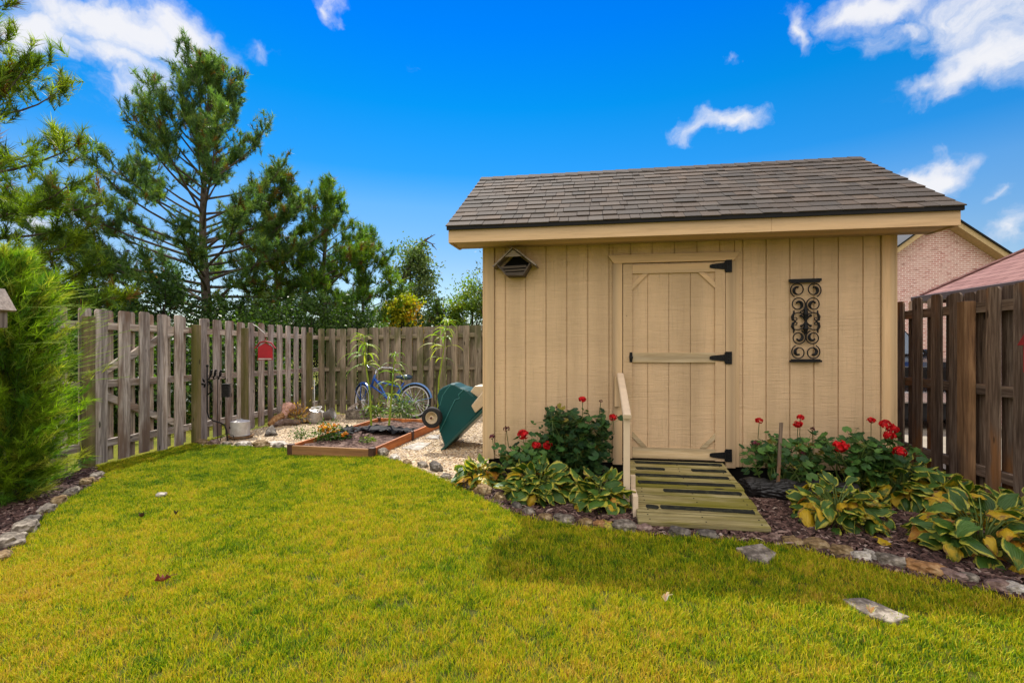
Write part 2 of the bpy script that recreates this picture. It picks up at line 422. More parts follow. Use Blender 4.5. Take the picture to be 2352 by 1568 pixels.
# ================================================================== SHED
tan = simple("tan_paint", (.50, .335, .165), .62, var=.07, scale=4, bump=0)
def siding_mat(name, base, dirt=True):
    t = mat(name); p = objco(t)
    low = t.noise(p, 1.3, 5, .6); st = t.noise(t.mapping(p, (4, 4, 52)), 1.0, 6, .70, .9); gr = t.noise(t.mapping(p, (55, 55, 2.5)), 1.0, 5, .6, .5)
    a = t.mix(t.rng(low, .35, .65, 0, 1), (*[x*.90 for x in base], 1), (*[x*1.07 for x in base], 1))
    a = t.mix(t.rng(st, .50, .70, 0, .30), a, (*[x*.70 for x in base], 1))
    a = t.mix(t.rng(st, .45, .32, 0, .30), a, (*[min(1, x*1.22) for x in base], 1))
    a = t.mix(t.rng(gr, .56, .72, 0, .45), a, (*[x*.70 for x in base], 1))
    a = t.mix(t.rng(t.noise(t.mapping(p, (7, 7, .8), (2, 3, 4)), 1.0, 5, .7), .55, .75, 0, .40), a, (*[x*.72 for x in base], 1))
    vo = t.new('ShaderNodeTexVoronoi'); t.l.new(t.mapping(p, (4.9, 0, 3.1)), vo.inputs['Vector']); vo.inputs['Scale'].default_value = 1.0; a = t.mix(t.rng(vo.outputs['Distance'], .012, .03, .8, 0), a, (*[x*.25 for x in base], 1))
    bt = t.noise(t.mapping(p, (2.45, .0, .05), (.4, 0, 0)), 2.0, 1, .5); a = t.mix(1.0, a, t.ramp(bt, [(.35, (.90, .895, .88)), (.5, (1, 1, 1)), (.65, (1.07, 1.06, 1.05))]), 'MULTIPLY')
    if dirt:   # algae splash low on the boards
        z = t.new('ShaderNodeSeparateXYZ'); t.l.new(p, z.inputs[0])
        d = t.math('MULTIPLY', t.rng(z.outputs[2], -.05, .60, 1, 0), t.rng(t.noise(p, 2.4, 5, .7), .42, .62, 0, .75))
        a = t.mix(d, a, (.19, .15, .035, 1))
    t.l.new(a, t.b.inputs['Base Color']); t.b.inputs['Roughness'].default_value = .7
    h = t.math('ADD', t.math('MULTIPLY', st, .7), t.math('MULTIPLY', gr, .35))
    t.l.new(t.bump(h, .9, .012), t.b.inputs['Normal']); return t.m
BASE_TAN = (.60, .418, .248)
M_siding = siding_mat("tan_siding", BASE_TAN); M_trim = wood("tan_trim", (.38, .26, .145, 1), (.52, .36, .205, 1), (.59, .415, .24, 1), axis='x', fine=.7, knots=False, bump=.35, rough=.65)
M_trimz = wood("tan_trim_upright", (.44, .305, .165, 1), (.52, .36, .205, 1), (.57, .405, .235, 1), axis='z', fine=.7, knots=False, bump=.3, rough=.65)
M_worn = wood("worn_tan_rail", (.30, .22, .12, 1), (.46, .34, .19, 1), (.60, .48, .31, 1), axis='x', fine=.9, knots=False, bump=.8, rough=.75)
M_black = simple("black_iron", (.006, .006, .0065), .55, .1, var=.3, scale=30, spec=.25)
M_drip = simple("black_drip_edge", (.006, .006, .0065), .6, .0, spec=.2)
M_gap = simple("dark_gap", (.008, .007, .006), .9, bump=0)
WY = 4.80                                  # front wall face
SX0, SX1, SYB = -1.03, 2.705, 7.10         # left, right and back faces
YR, ZR, YE, ZE = 5.95, 3.385, 4.40, 2.400  # ridge and eave edge
PITCH = math.atan2(ZR-ZE, YR-YE)
shed = thing("garden_shed", "tan wooden garden shed with brown shingle roof and a single closed door", "shed", (SX0, WY, .10))
# siding boards between grooves
g0, gs = -.818, .2045
edges = [SX0+.10]+[g0+gs*k for k in range(17) if g0+gs*k < SX1-.11]+[SX1-.105]
dx0, dx1 = xon(1407, WY), xon(1687.7, WY)          # outer edges of the door casing
fw = MB()
ztop = 2.27
fw.bb(SX0+.02, SX1-.02, WY+.012, WY+.03, .15, ztop)
for a, b in zip(edges, edges[1:]):
    segs = [(a, b)]
    if b > dx0 and a < dx1: segs = [(a, dx0), (dx1, b)]
    for (p, q) in segs:
        if q-p > .03: fw.bb(p+.0065 if p != dx1 else p, q-.0065 if q != dx0 else q, WY, WY+.0115, .15, ztop)
    if b > dx0 and a < dx1:
        p, q = max(a, dx0), min(b, dx1)
        fw.bb(p+.005, q-.005, WY, WY+.0115, 2.155, ztop)
fw.build("front_wall", M_siding, shed)
for sx, sg in ((SX0, 1), (SX1, -1)):
    sw = MB(); prof = [(WY+.032, .15), (SYB, .15), (SYB, ztop), (YR, ztop+(YR-WY)*math.tan(PITCH)), (WY+.032, ztop+.02)]
    sw.prism(prof, sx+.004*sg, sx+.03*sg, lambda y, z, h: (h, y, z)); sw.build("side_wall", M_siding, shed)
bw = MB(); bw.bb(SX0+.032, SX1-.032, SYB-.03, SYB-.002, .15, ztop); bw.build("back_wall", M_siding, shed)
for x0, x1 in ((SX0, SX0+.098), (SX1-.103, SX1)):
    t_ = MB(); t_.bb(x0, x1, WY-.02, WY-.001, .145, ztop); t_.build("corner_trim", M_trimz, shed, bevel=.002)
    xs = x0-.019 if x0 == SX0 else x1+.001
    t_ = MB(); t_.bb(xs, xs+.018, WY-.02, WY+.07, .145, ztop); t_.build("corner_trim", M_trimz, shed)
fd = MB(); fd.bb(SX0+.06, SX1-.06, WY+.05, SYB-.06, -.12, .149)
for k in range(6): fd.bb(SX0+.03, SX1-.03, WY+.04+k*.44, WY+.09+k*.44, -.13, .146)
fd.build("floor_skid", M_gap, shed)
# fascia, soffit, rakes
XL, XR = -1.30, 2.98
fa = MB(); fa.bb(XL, 1.55, YE+.02, YE+.045, 2.255, 2.388); fa.bb(1.5508, XR, YE+.02, YE+.045, 2.255, 2.388); fa.bb(1.4, 1.7, YE+.0455, YE+.0495, 2.26, 2.37); fa.build("fascia", M_trim, shed, bevel=.002)
sf = MB(); sf.bb(XL+.026, XR-.026, YE+.046, WY-.0205, 2.266, 2.276); sf.build("soffit", M_trim, shed)
rk = [(YE+.046, 2.374), (YE+.046, 2.252), (WY, 2.262), (YR, 3.21), (SYB, 2.262), (SYB+.36, 2.252), (SYB+.36, 2.374), (YR, 3.352)]
for x in (XL, XR-.024):
    r_ = MB(); r_.prism(rk, x, x+.024, lambda y, z, h: (h, y, z)); r_.build("rake_board", M_trim, shed)
for x0, x1 in ((XL+.025, SX0), (SX1, XR-.025)):
    for s in (1, -1):
        ya, yb = (WY, YR) if s == 1 else (SYB, YR)
        ov = MB(); ov.add([(x0, ya, 2.30), (x1, ya, 2.30), (x1, yb, 3.26), (x0, yb, 3.26)], [(0, 1, 2, 3)])
        ov.build("gable_soffit", M_trim, shed)
# roof
roof = MB(); un, vn = Vector((0, cos(PITCH), sin(PITCH))), Vector((0, -sin(PITCH), cos(PITCH)))
SL = (YR-YE)/cos(PITCH)
def onroof(x, s, h, side=1):
    y = YE+cos(PITCH)*s-sin(PITCH)*h; z = ZE+sin(PITCH)*s+cos(PITCH)*h
    return (x, y if side == 1 else 2*YR-y, z)
for side in (1, -1):
    vs = [onroof(x, s, h, side) for h in (-.020, -.008) for s in (.03, SL-.002) for x in (XL+.002, XR-.002)]
    roof.add(vs, [(0, 1, 3, 2), (4, 6, 7, 5), (0, 4, 5, 1), (2, 3, 7, 6), (0, 2, 6, 4), (1, 5, 7, 3)])
ro = roof.build("roof", M_drip, shed)
t = mat("asphalt_shingle"); p = objco(t)
c = t.mix(1.0, (.056, .042, .031, 1), colattr(t), 'MULTIPLY')
c = t.mix(t.rng(t.noise(p, 150, 3, .6), .45, .75, 0, .5), c, (.105, .085, .066, 1)); c = t.mix(t.rng(t.noise(p, 2.2, 5, .6), .5, .72, 0, .5), c, (.04, .037, .031, 1))
t.l.new(c, t.b.inputs['Base Color']); t.b.inputs['Roughness'].default_value = .92; t.l.new(t.bump(t.noise(p, 160, 3, .6), .6, .004), t.b.inputs['Normal'])
M_shingle = t.m
sh = MB()
for side in (1, -1):
    NC = 13; ex = SL/NC
    for k in range(NC):
        x = XL-.022; first = True
        while x < XR+.02:
            wd = random.choice((.08, .11, .14, .18, .22, .13))*random.uniform(.85, 1.15)
            if first: wd = random.uniform(.08, .25); first = False
            x1 = min(x+wd, XR+.022)
            if XR+.022-x1 < .05: x1 = XR+.022
            lift = random.choice((0, 0, .003, .0045))
            hl, hu = .0145+lift+random.uniform(-.0008, .0008), .006+lift*.3
            s0, s1 = k*ex-random.uniform(.0, .006)-.004, min((k+1)*ex+.02, SL)
            v = random.choice((.62, .78, .9, 1.0, 1.15, 1.35))*random.uniform(.9, 1.1); wm = random.uniform(-.05, .16); cc = (v*(1+wm), v, v*(1-wm))
            gp = .0022
            vs = [onroof(xx, ss, hh, side) for (ss, h0, h1) in ((s0, hl-.010, hl), (s1, .001, hu)) for hh in (h0, h1) for xx in (x+gp, x1-gp)]
            sh.add(vs, [(0, 1, 3, 2), (4, 6, 7, 5), (0, 4, 5, 1), (2, 3, 7, 6), (0, 2, 6, 4), (1, 5, 7, 3)], cc)
            x = x1
x = XL-.02
while x < XR:
    x1 = min(x+.15, XR+.02); v = random.uniform(.6, 1.0); cc = (v*1.03, v, v*.96)
    for side in (1, -1):
        vs = [onroof(xx, ss, hh, side) for ss in (SL-.12, SL+.006) for hh in (.012, .018) for xx in (x, x1+.02)]
        vs = [(q[0], q[1], q[2]+(.004 if i % 2 == 0 else -.003)) for i, q in enumerate(vs)]
        sh.add(vs, [(0, 1, 3, 2), (4, 6, 7, 5), (0, 4, 5, 1), (2, 3, 7, 6), (0, 2, 6, 4), (1, 5, 7, 3)], cc)
    x = x1
sh.build("shingles", M_shingle, ro)
de = MB(); de.bb(XL-.012, XR+.012, YE-.004, YE+.019, 2.372, 2.413); de.build("drip_edge", M_drip, shed)

# ------------------------------------------------------------------ door with its casing
Z0, Z1 = .20, 2.072
lx0, lx1 = xon(1430.5, WY), xon(1664, WY); px0, px1 = xon(1451.9, WY), xon(1640.5, WY)
cas = MB()
cas.bb(dx0, lx0-.006, WY-.026, WY+.011, .135, 2.078); cas.bb(lx1+.005, dx1, WY-.022, WY+.011, .14, 2.078)
cas.build("door_casing", M_trimz, shed, bevel=.002)
hd = MB(); hx0, hx1 = xon(1396, WY), xon(1698, WY)
hd.prism([(hx0, 2.158), (hx0+.055, 2.079), (hx1-.055, 2.079), (hx1, 2.158)], WY-.034, WY-.001, lambda x, z, h: (x, h, z)); hd.build("door_header", M_trim, shed, bevel=.002)
st_ = MB(); st_.bb(dx1+.001, xon(1697, WY), WY-.010, WY-.001, .15, 2.078); st_.build("backing_strip", M_trimz, shed)
gp = MB(); gp.bb(lx0-.008, lx1+.008, WY+.004, WY+.0118, .16, 2.079); gp.build("door_gap", M_gap, shed)
dr = MB()
dg = [lx0, xon(1487+.3, WY), xon(1535.6, WY), xon(1585, WY), lx1]
dr.bb(lx0, lx1, WY-.003, WY+.003, Z0, Z1)
for a, b in zip(dg, dg[1:]): dr.bb(a+(.0035 if a != lx0 else 0), b-(.0035 if b != lx1 else 0), WY-.012, WY-.0032, Z0, Z1)
door = dr.build("door", siding_mat("door_panel", (.58, .405, .24), False), shed)
for x0, x1 in ((lx0, px0), (px1, lx1)):
    q = MB(); q.bb(x0+.001, x1-.001, WY-.030, WY-.0122, Z0+.001, Z1-.001); q.build("stile", siding_mat("stile_boards", (.57, .395, .23), False) if x0 == lx0 else bpy.data.materials["stile_boards"], door, bevel=.0015)
def zpx(py): return zon(py, (lx0+lx1)/2, WY)
for (ya, yb, m_) in ((607.7, 627.5, M_trim), (809.5, 832, M_worn), (1027, 1051.5, M_worn)):
    q = MB(); q.bb(px0, px1, WY-.032, WY-.0122, max(zpx(yb), Z0+.002), min(zpx(ya), Z1-.002)); q.build("rail", m_, door, bevel=.0015)
zt, zb_ = zpx(628), zpx(1026)
for (a, b) in (((px0, zt-.15), (px0+.15, zt)), ((px1, zt-.15), (px1-.15, zt)), ((px0, zb_+.145), (px0+.135, zb_)), ((px1, zb_+.145), (px1-.135, zb_))):
    s = 1 if b[0] > a[0] else -1; r = 1 if b[1] > a[1] else -1; wd = .055
    q = MB(); q.prism([(a[0], a[1]), (a[0], a[1]+r*wd), (b[0]-s*wd, b[1]-.001*r), (b[0], b[1]-.001*r)][::s*r], WY-.029, WY-.0122, lambda x, z, h: (x, h, z)); q.build("corner_brace", M_worn if r < 0 else M_trim, door)
for py in (616, 821, 1040):
    zc = zpx(py)+(.004 if py < 700 else 0); q = MB(); xa, xb, xc = xon(1628, WY), xon(1664, WY), xon(1679, WY)
    q.prism([(xa, zc-.012), (xa+.02, zc-.020), (xb-.03, zc-.030), (xb, zc-.032), (xb, zc+.032), (xb-.03, zc+.030), (xa+.02, zc+.020), (xa, zc+.012)], WY-.040, WY-.0325, lambda x, z, h: (x, h, z))
    q.bb(xb+.004, xc, WY-.0345, WY-.0225, zc-.058, zc+.058)
    q.tube([(xb, WY-.038, zc-.05), (xb, WY-.038, zc+.05)], .0085, 8)
    for bx in (xa+.03, (xa+xb)/2, xb-.025): q.ball((bx, WY-.041, zc), .006, 8, 5)
    for bz in (-.042, -.015, .015, .042): q.ball((xb+.03, WY-.036, zc+bz), .006, 8, 5)
    q.build("hinge", M_black, shed)
q = MB(); xk, zk = xon(1448.5, WY), zpx(821)
q.prism([(xk-.012, zk-.045), (xk+.012, zk-.045), (xk+.016, zk), (xk+.012, zk+.05), (xk-.012, zk+.05), (xk-.016, zk)], WY-.037, WY-.0305, lambda x, z, h: (x, h, z))
q.lathe([(.0, -.075), (.014, -.073), (.018, -.062), (.010, -.052), (.012, -.038)], 14, (xk, WY, zk), 'y'); q.build("latch", M_black, door, smooth=False)

# ------------------------------------------------------------------ ramp and handrail
M_ramp = wood("mossy_ramp_board", (.065, .047, .020, 1), (.21, .17, .065, 1), (.40, .345, .17, 1), patch=(.145, .130, .008, 1), axis='x', fine=1.2, bump=.8, patch_amt=(.44, .62))
M_grip = simple("black_grip_tape", (.016, .017, .014), .95, var=.3, scale=40, bump=.5, spec=.1, dirt=(.05, .052, .03))
ra, rb = Vector((0, WY-.045, .195)), Vector((0, 3.50, .045))
RX0, RX1 = .385, 1.245
ramp_ = thing("ramp", "mossy plank ramp with black grip strips leading up to the shed door", "ramp", (.815, 4.1, .0))
dv = rb-ra; LR = dv.length; dv.normalize(); nb = 8; bwid = LR/nb; up = Vector((1, 0, 0)).cross(dv); up = up if up.z > 0 else -up
def rp(x, s, h): q = ra+dv*s+up*h; return (x, q.y, q.z)
M_strip = []
for k in range(nb):
    b_ = MB(); s0, s1 = k*bwid+.0085, (k+1)*bwid-.0085
    ex0, ex1 = random.uniform(-.012, .008), random.uniform(-.008, .016)
    sk = -.03*(k/nb)
    vs = [rp(x+sk*.0, s, h) for h in (-.036, 0) for s in (s0, s1) for x in (RX0+ex0-.035*k/nb, RX1+ex1-.02*k/nb)]
    b_.add(vs, [(0, 1, 3, 2), (4, 6, 7, 5), (0, 4, 5, 1), (2, 3, 7, 6), (0, 2, 6, 4), (1, 5, 7, 3)])
    bo = b_.build("board", M_ramp, ramp_, bevel=.006)
    for sx in (RX0+.05, (RX0+RX1)/2, RX1-.06):
        for ss in (s0+.035, s1-.035):
            q = MB(); c_ = rp(sx+random.uniform(-.008, .008), ss, .0012); q.ball(c_, .0065, 8, 4, sc=(1, 1, .35)); q.build("screw_head", M_gap, bo)
    strips = {0: [(.06, .97, 0)], 1: [(.06, .36, 0), (.62, .97, 0)], 2: [(.04, .95, 0)], 3: [(.05, .96, 0)], 4: [(.27, .97, 0)], 6: [(.08, .19, .17), (.20, .97, .02)]}.get(k, [])
    for (f0, f1, ang) in strips:
        x0, x1 = RX0+(RX1-RX0)*f0-.03*k/nb, RX0+(RX1-RX0)*f1-.03*k/nb; sc = (s0+s1)/2-.005; hw = .031
        g_ = MB(); n = 10; pl = []
        for i in range(n+1): pl.append((x0+.012+(x1-x0-.024)*i/n, -hw+random.uniform(-.002, .002)))
        pl += [(x1-.004, -hw*.6), (x1, 0), (x1-.004, hw*.6)]
        for i in range(n+1): pl.append((x1-.012-(x1-x0-.024)*i/n, hw+random.uniform(-.002, .002)))
        pl += [(x0+.004, hw*.6), (x0, 0), (x0+.004, -hw*.6)]
        xm = (x0+x1)/2
        pl = [(xm+(x-xm)*cos(ang)-y*sin(ang), y*cos(ang)+(x-xm)*sin(ang)) for x, y in pl]
        g_.prism(pl, .0015, .0042, lambda x, y, h: rp(x, sc+y, h)); g_.build("grip_strip", M_grip, bo)
u_ = MB(); u_.add([rp(x, s, -.037) for s in (.0, LR-.02) for x in (RX0+.01, RX1-.045)], [(0, 1, 3, 2)]); u_.build("gap_shade_sheet", M_gap, ramp_)  # dark sheet below the boards, standing in for the shade in their gaps
for x in (RX0+.02, RX1-.08):
    s_ = MB(); s_.add([rp(xx, s, h) for xx in (x, x+.038) for (s, h) in ((.01, -.039), (LR-.05, -.039))]+[(xx, yy, zz) for xx in (x, x+.038) for (yy, zz) in ((WY-.06, .02), (3.56, .0))],
                      [(0, 1, 5, 4), (2, 6, 7, 3), (0, 2, 3, 1), (4, 5, 7, 6), (0, 4, 6, 2), (1, 3, 7, 5)]); s_.build("stringer", M_worn, ramp_)
M_rail = simple("cream_rail_paint", (.60, .47, .33), .5, var=.08, scale=8, bump=.1)
hr = thing("handrail", "cream painted sloping wooden handrail beside the ramp, on one post", "handrail", (.30, 3.86, .0))
rA, rB = Vector((.31, 4.74, 1.005)), Vector((.300, 3.80, .735))
q = MB(); d = (rB-rA).normalized(); sd = Vector((1, 0, 0)); uu = sd.cross(d); uu = uu if uu.z > 0 else -uu
pr = [(-.032, -.010), (-.027, -.018), (.027, -.018), (.032, -.010), (.032, .010), (.024, .019), (-.024, .019), (-.032, .010)]
q.prism(pr, 0, (rB-rA).length, lambda x, y, h: rA+d*h+sd*x+uu*y); q.build("rail", M_rail, hr, bevel=.003)
q = MB(); q.bb(.275, .325, 3.845, 3.885, -.03, .728); q.build("post", M_rail, hr, bevel=.003)
q = MB(); q.bb(.255, .305, WY-.075, WY-.0275, .70, .985); q.build("mounting_block", M_trimz, hr, bevel=.002)
q = MB(); q.bb(.335, .372, 3.70, 3.90, -.02, .16); q.bb(.335, .372, 3.905, 3.94, -.02, .26); q.build("foot_block", M_rail, hr, bevel=.002)

# ------------------------------------------------------------------ FENCES
def fence_mats(pre, c0, c1, c2, patch, pa):
    return {a: wood(pre+{'z': "_picket", 'x': "_rail_across", 'y': "_rail_along"}[a], c0, c1, c2, patch, a, .9, True, .6, .85, pa) for a in 'zxy'}
ML = fence_mats("grey_fence", (.055, .040, .033, 1), (.28, .232, .195, 1), (.66, .58, .51, 1), (.18, .115, .078, 1), (.48, .66))
MBk = fence_mats("brown_fence", (.050, .038, .025, 1), (.18, .145, .100, 1), (.34, .285, .21, 1), (.085, .085, .035, 1), (.46, .62))
MR = fence_mats("dark_fence", (.028, .018, .012, 1), (.125, .085, .060, 1), (.31, .235, .175, 1), (.28, .125, .040, 1), (.55, .70))
M_post = wood("green_post", (.07, .06, .03, 1), (.15, .125, .06, 1), (.24, .18, .11, 1), (.10, .095, .02, 1), 'z', .8, True, .5, .85, (.4, .6))
M_opost = wood("orange_post", (.055, .028, .014, 1), (.16, .085, .040, 1), (.30, .175, .085, 1), (.05, .035, .028, 1), 'z', .8, True, .6, .85, (.5, .66))
def picket(par, m, ax, c, s, w_, z0, z1, th=.017, lean=0, ear=.022, name="picket"):
    """dog-eared board; ax is the axis the fence runs along, c its face position across"""
    q = MB(); pl = [(s-w_/2, z0), (s+w_/2, z0), (s+w_/2+lean, z1-ear), (s+w_/2-ear*.9+lean, z1), (s-w_/2+ear*.9+lean, z1), (s-w_/2+lean, z1-ear)]
    fn = (lambda a, z, h: (h, a, z)) if ax == 'y' else (lambda a, z, h: (a, h, z))
    q.prism(pl, c-th/2, c+th/2, fn); return q.build(name, m['z'], par)
def fence(root, m, ax, c, inn, fronts, backs, s0, s1, posts, hgt=1.84, w_=.136, rails=(.24, .96, 1.66), pm=None, topz=None, proud=.0):
    G = (lambda s: zg(c, s)) if ax == 'y' else (lambda s: zg(s, c))
    T = topz or (lambda s: G(s)+hgt)
    for s in fronts: picket(root, m, ax, c+inn*(.030+.0095), s, w_+random.uniform(-.006, .004), G(s)-.0+random.uniform(0, .03), T(s)+random.uniform(-.012, .012), lean=random.uniform(-.006, .006))
    for s in backs: picket(root, m, ax, c-inn*(.030+.0095), s, w_+random.uniform(-.006, .004), G(s)+random.uniform(0, .03), T(s)+random.uniform(-.014, .012), lean=random.uniform(-.006, .006))
    for k, rz in enumerate(rails):
        q = MB(); h0 = T(s0)-hgt+rz; h1 = T(s1)-hgt+rz; P = (lambda s, z: (c, s, z)) if ax == 'y' else (lambda s, z: (s, c, z))
        q.beam(P(s0, h0), P(s1, h1), .060, .086); q.build("rail", m['y' if ax == 'y' else 'x'], root)
    for s in posts:
        q = MB(); cc = c+inn*(.078+proud); hw = .045
        zt_ = T(s)-.10
        if ax == 'y': q.bb(cc-hw, cc+hw, s-hw, s+hw, G(s)-.1, zt_)
        else: q.bb(s-hw, s+hw, cc-hw, cc+hw, G(s)-.1, zt_)
        q.build("post", pm or M_post, root, bevel=.004)
def run(a, b, st): return [a+st*i for i in range(int((b-a)/st+1e-6)+1)]
lf = thing("wooden_fence", "grey weathered board fence on the left, running from the gate to the far corner", "fence", (FX, 8.0, -.14), "fences round the yard")
fr = run(6.52, 9.6, .262)
fence(lf, ML, 'y', FX, 1, fr, [s+.131 for s in fr], 6.30, 9.70, (7.36, 9.28), hgt=1.85)
q = MB(); q.bb(FX+.02, FX+.11, 6.31, 6.40, -.25, 1.60); q.build("post", M_post, lf, bevel=.004)
ln = thing("wooden_fence", "grey weathered board fence behind the feathery green bush, left of the gate", "fence", (FX, 3.0, -.14), "fences round the yard")
fr = run(1.35, 4.62, .28)
fence(ln, ML, 'y', FX, 1, fr, [s+.14 for s in fr], 1.2, 4.72, (2.3, 4.78), hgt=1.86)
gt = thing("fence_gate", "grey wooden gate with diagonal braces in the left fence, opening onto the lawn", "gate", (FX, 5.5, -.14))
fence(gt, ML, 'y', FX, 1, [4.955, 5.25, 5.53, 5.805, 6.075], [4.84, 5.10, 5.39, 5.665, 5.94, 6.20], 4.83, 6.26, (), hgt=1.86, w_=.148)
for (ya, za, yb, zb) in ((4.86, .90, 6.12, 1.55), (4.86, .76, 6.1, .17)):
    q = MB(); q.beam((FX-.0, ya, za), (FX-.0, yb, zb), .056, .086); q.build("brace", ML['y'], gt)
bf = thing("wooden_fence", "brown shaded board fence across the back of the yard, behind the bicycle", "fence", (-2, FY, -.16), "fences round the yard")
fr = run(-5.68, 3.3, .247)
fence(bf, MBk, 'x', FY, -1, fr, [s+.1235 for s in fr], -5.78, 3.36, (-3.2, -.8, 1.6), topz=lambda s: 1.655+.020*(s+5.8), hgt=1.80, rails=(.22, .93, 1.60), pm=MBk['z'])
rf = thing("wooden_fence", "dark brown board fence on the right, between the shed and the driveway", "fence", (RX, 4.5, 0), "fences round the yard")
fr = [5.86+.285*k for k in range(13, -1, -1)]+[5.575, 5.29, 5.05]+[4.63-.275*k for k in range(13)]
bk = [5.765+.285*k for k in range(13, -1, -1)]+[5.475, 5.21, 4.985, 4.84]+[4.575-.275*k for k in range(13)]
fence(rf, MR, 'y', RX, -1, [s for s in fr if s < FY-.08], [s for s in bk if s < FY-.1], 1.0, FY-.07, (4.865, 7.3, 2.45), topz=lambda s: 1.775, hgt=1.80, rails=(.22, .93, 1.64), pm=M_opost, w_=.140)
# ================================================================== STUFF: grass, gravel, mulch chips
def scatter(name, emitter, density, sources, smin, smax, tilt, label, cat, lift=0.0, holes=()):
    """geometry nodes: the source meshes stood on random points of the emitter's surface"""
    src = bpy.data.collections.new(name+"_sources")
    for i, (me) in enumerate(sources):
        o = bpy.data.objects.new(name+"_piece", me); src.objects.link(o)
    me = emitter.data.copy(); me.name = name
    if holes:
        bm = bmesh.new(); bm.from_mesh(me); bmesh.ops.delete(bm, geom=[f for f in bm.faces if any(in_poly(h, *f.calc_center_median()[:2]) for h in holes)], context='FACES'); bm.to_mesh(me); bm.free()
    ob = bpy.data.objects.new(name, me); COL.objects.link(ob); ob.location.z = lift; OFF[ob.name] = Vector((0, 0, 0))
    ng = bpy.data.node_groups.new(name, 'GeometryNodeTree')
    ng.interface.new_socket("Geometry", in_out='INPUT', socket_type='NodeSocketGeometry'); ng.interface.new_socket("Geometry", in_out='OUTPUT', socket_type='NodeSocketGeometry')
    N, L = ng.nodes, ng.links
    gi, go = N.new('NodeGroupInput'), N.new('NodeGroupOutput')
    d = N.new('GeometryNodeDistributePointsOnFaces'); d.inputs['Density'].default_value = density; d.inputs['Seed'].default_value = 3
    ci = N.new('GeometryNodeCollectionInfo'); ci.inputs['Collection'].default_value = src; ci.inputs['Separate Children'].default_value = True; ci.inputs['Reset Children'].default_value = True
    ip = N.new('GeometryNodeInstanceOnPoints'); ip.inputs['Pick Instance'].default_value = True
    ri = N.new('FunctionNodeRandomValue'); ri.data_type = 'INT'; ri.inputs[4].default_value = 0; ri.inputs[5].default_value = len(sources)-1; ri.inputs['Seed'].default_value = 5
    rr = N.new('FunctionNodeRandomValue'); rr.data_type = 'FLOAT_VECTOR'; rr.inputs[0].default_value = (-tilt, -tilt, 0); rr.inputs[1].default_value = (tilt, tilt, 6.283); rr.inputs['Seed'].default_value = 8
    rs = N.new('FunctionNodeRandomValue'); rs.data_type = 'FLOAT'; rs.inputs[2].default_value = smin; rs.inputs[3].default_value = smax; rs.inputs['Seed'].default_value = 11
    L.new(gi.outputs[0], d.inputs['Mesh']); L.new(d.outputs['Points'], ip.inputs['Points']); L.new(ci.outputs[0], ip.inputs['Instance'])
    L.new(ri.outputs[2], ip.inputs['Instance Index']); L.new(rr.outputs[0], ip.inputs['Rotation']); L.new(rs.outputs[1], ip.inputs['Scale']); L.new(ip.outputs[0], go.inputs[0])
    md = ob.modifiers.new("scatter", 'NODES'); md.node_group = ng
    return tag(ob, label, cat, kind='stuff')
def raw(name, mb, mat_, smooth=False):
    me = bpy.data.meshes.new(name); me.from_pydata(mb.v, [], mb.f)
    a = me.color_attributes.new("Col", 'FLOAT_COLOR', 'POINT'); a.data.foreach_set('color', np.array([(*c[:3], 1) for c in mb.c], dtype=np.float32).ravel())
    if smooth: me.polygons.foreach_set('use_smooth', np.ones(len(me.polygons), dtype=bool))
    me.materials.append(mat_); return me
# grass
t = mat("grass_blade"); p = wpos(t); ir = t.new('ShaderNodeObjectInfo').outputs['Random']
sepc = t.new('ShaderNodeSeparateColor'); t.l.new(colattr(t), sepc.inputs[0])
n1_ = t.noise(p, .75, 5, .6); n2_ = t.noise(t.mapping(p, (1, 1, 1), (9, 4, 0)), 5.5, 4, .65)
k = t.math('ADD', t.math('ADD', t.math('MULTIPLY', n1_, 1.05), t.math('MULTIPLY', n2_, .78)), t.math('ADD', t.math('MULTIPLY', ir, .42), t.math('MULTIPLY', sepc.outputs[0], .46)))
kk = t.math('SUBTRACT', k, .905)
# the turf turns drier towards the viewer's side of the yard
sx_ = t.new('ShaderNodeSeparateXYZ'); t.l.new(p, sx_.inputs[0])
kk = t.math('ADD', kk, t.rng(sx_.outputs[1], 1.2, 4.5, .15, -.05))
gc = t.ramp(kk, [(.14, (.028, .095, .003)), (.32, (.14, .28, .004)), (.48, (.37, .42, .006)), (.66, (.56, .48, .012)), (.86, (.55, .35, .05))])
gc = t.mix(t.math('MULTIPLY', sepc.outputs[1], .45), gc, (.035, .035, .005, 1))      # a few old blades
t.l.new(gc, t.b.inputs['Base Color']); t.b.inputs['Roughness'].default_value = .6; t.b.inputs['Specular IOR Level'].default_value = .15
tr = t.new('ShaderNodeBsdfTranslucent'); t.l.new(t.mix(1.0, gc, (1.2, 1.2, .7, 1), 'MULTIPLY'), tr.inputs[0]); mx = t.new('ShaderNodeMixShader'); mx.inputs[0].default_value = .30
t.l.new(t.b.outputs[0], mx.inputs[1]); t.l.new(tr.outputs[0], mx.inputs[2]); t.l.new(mx.outputs[0], t.o.inputs[0]); M_grass = t.m
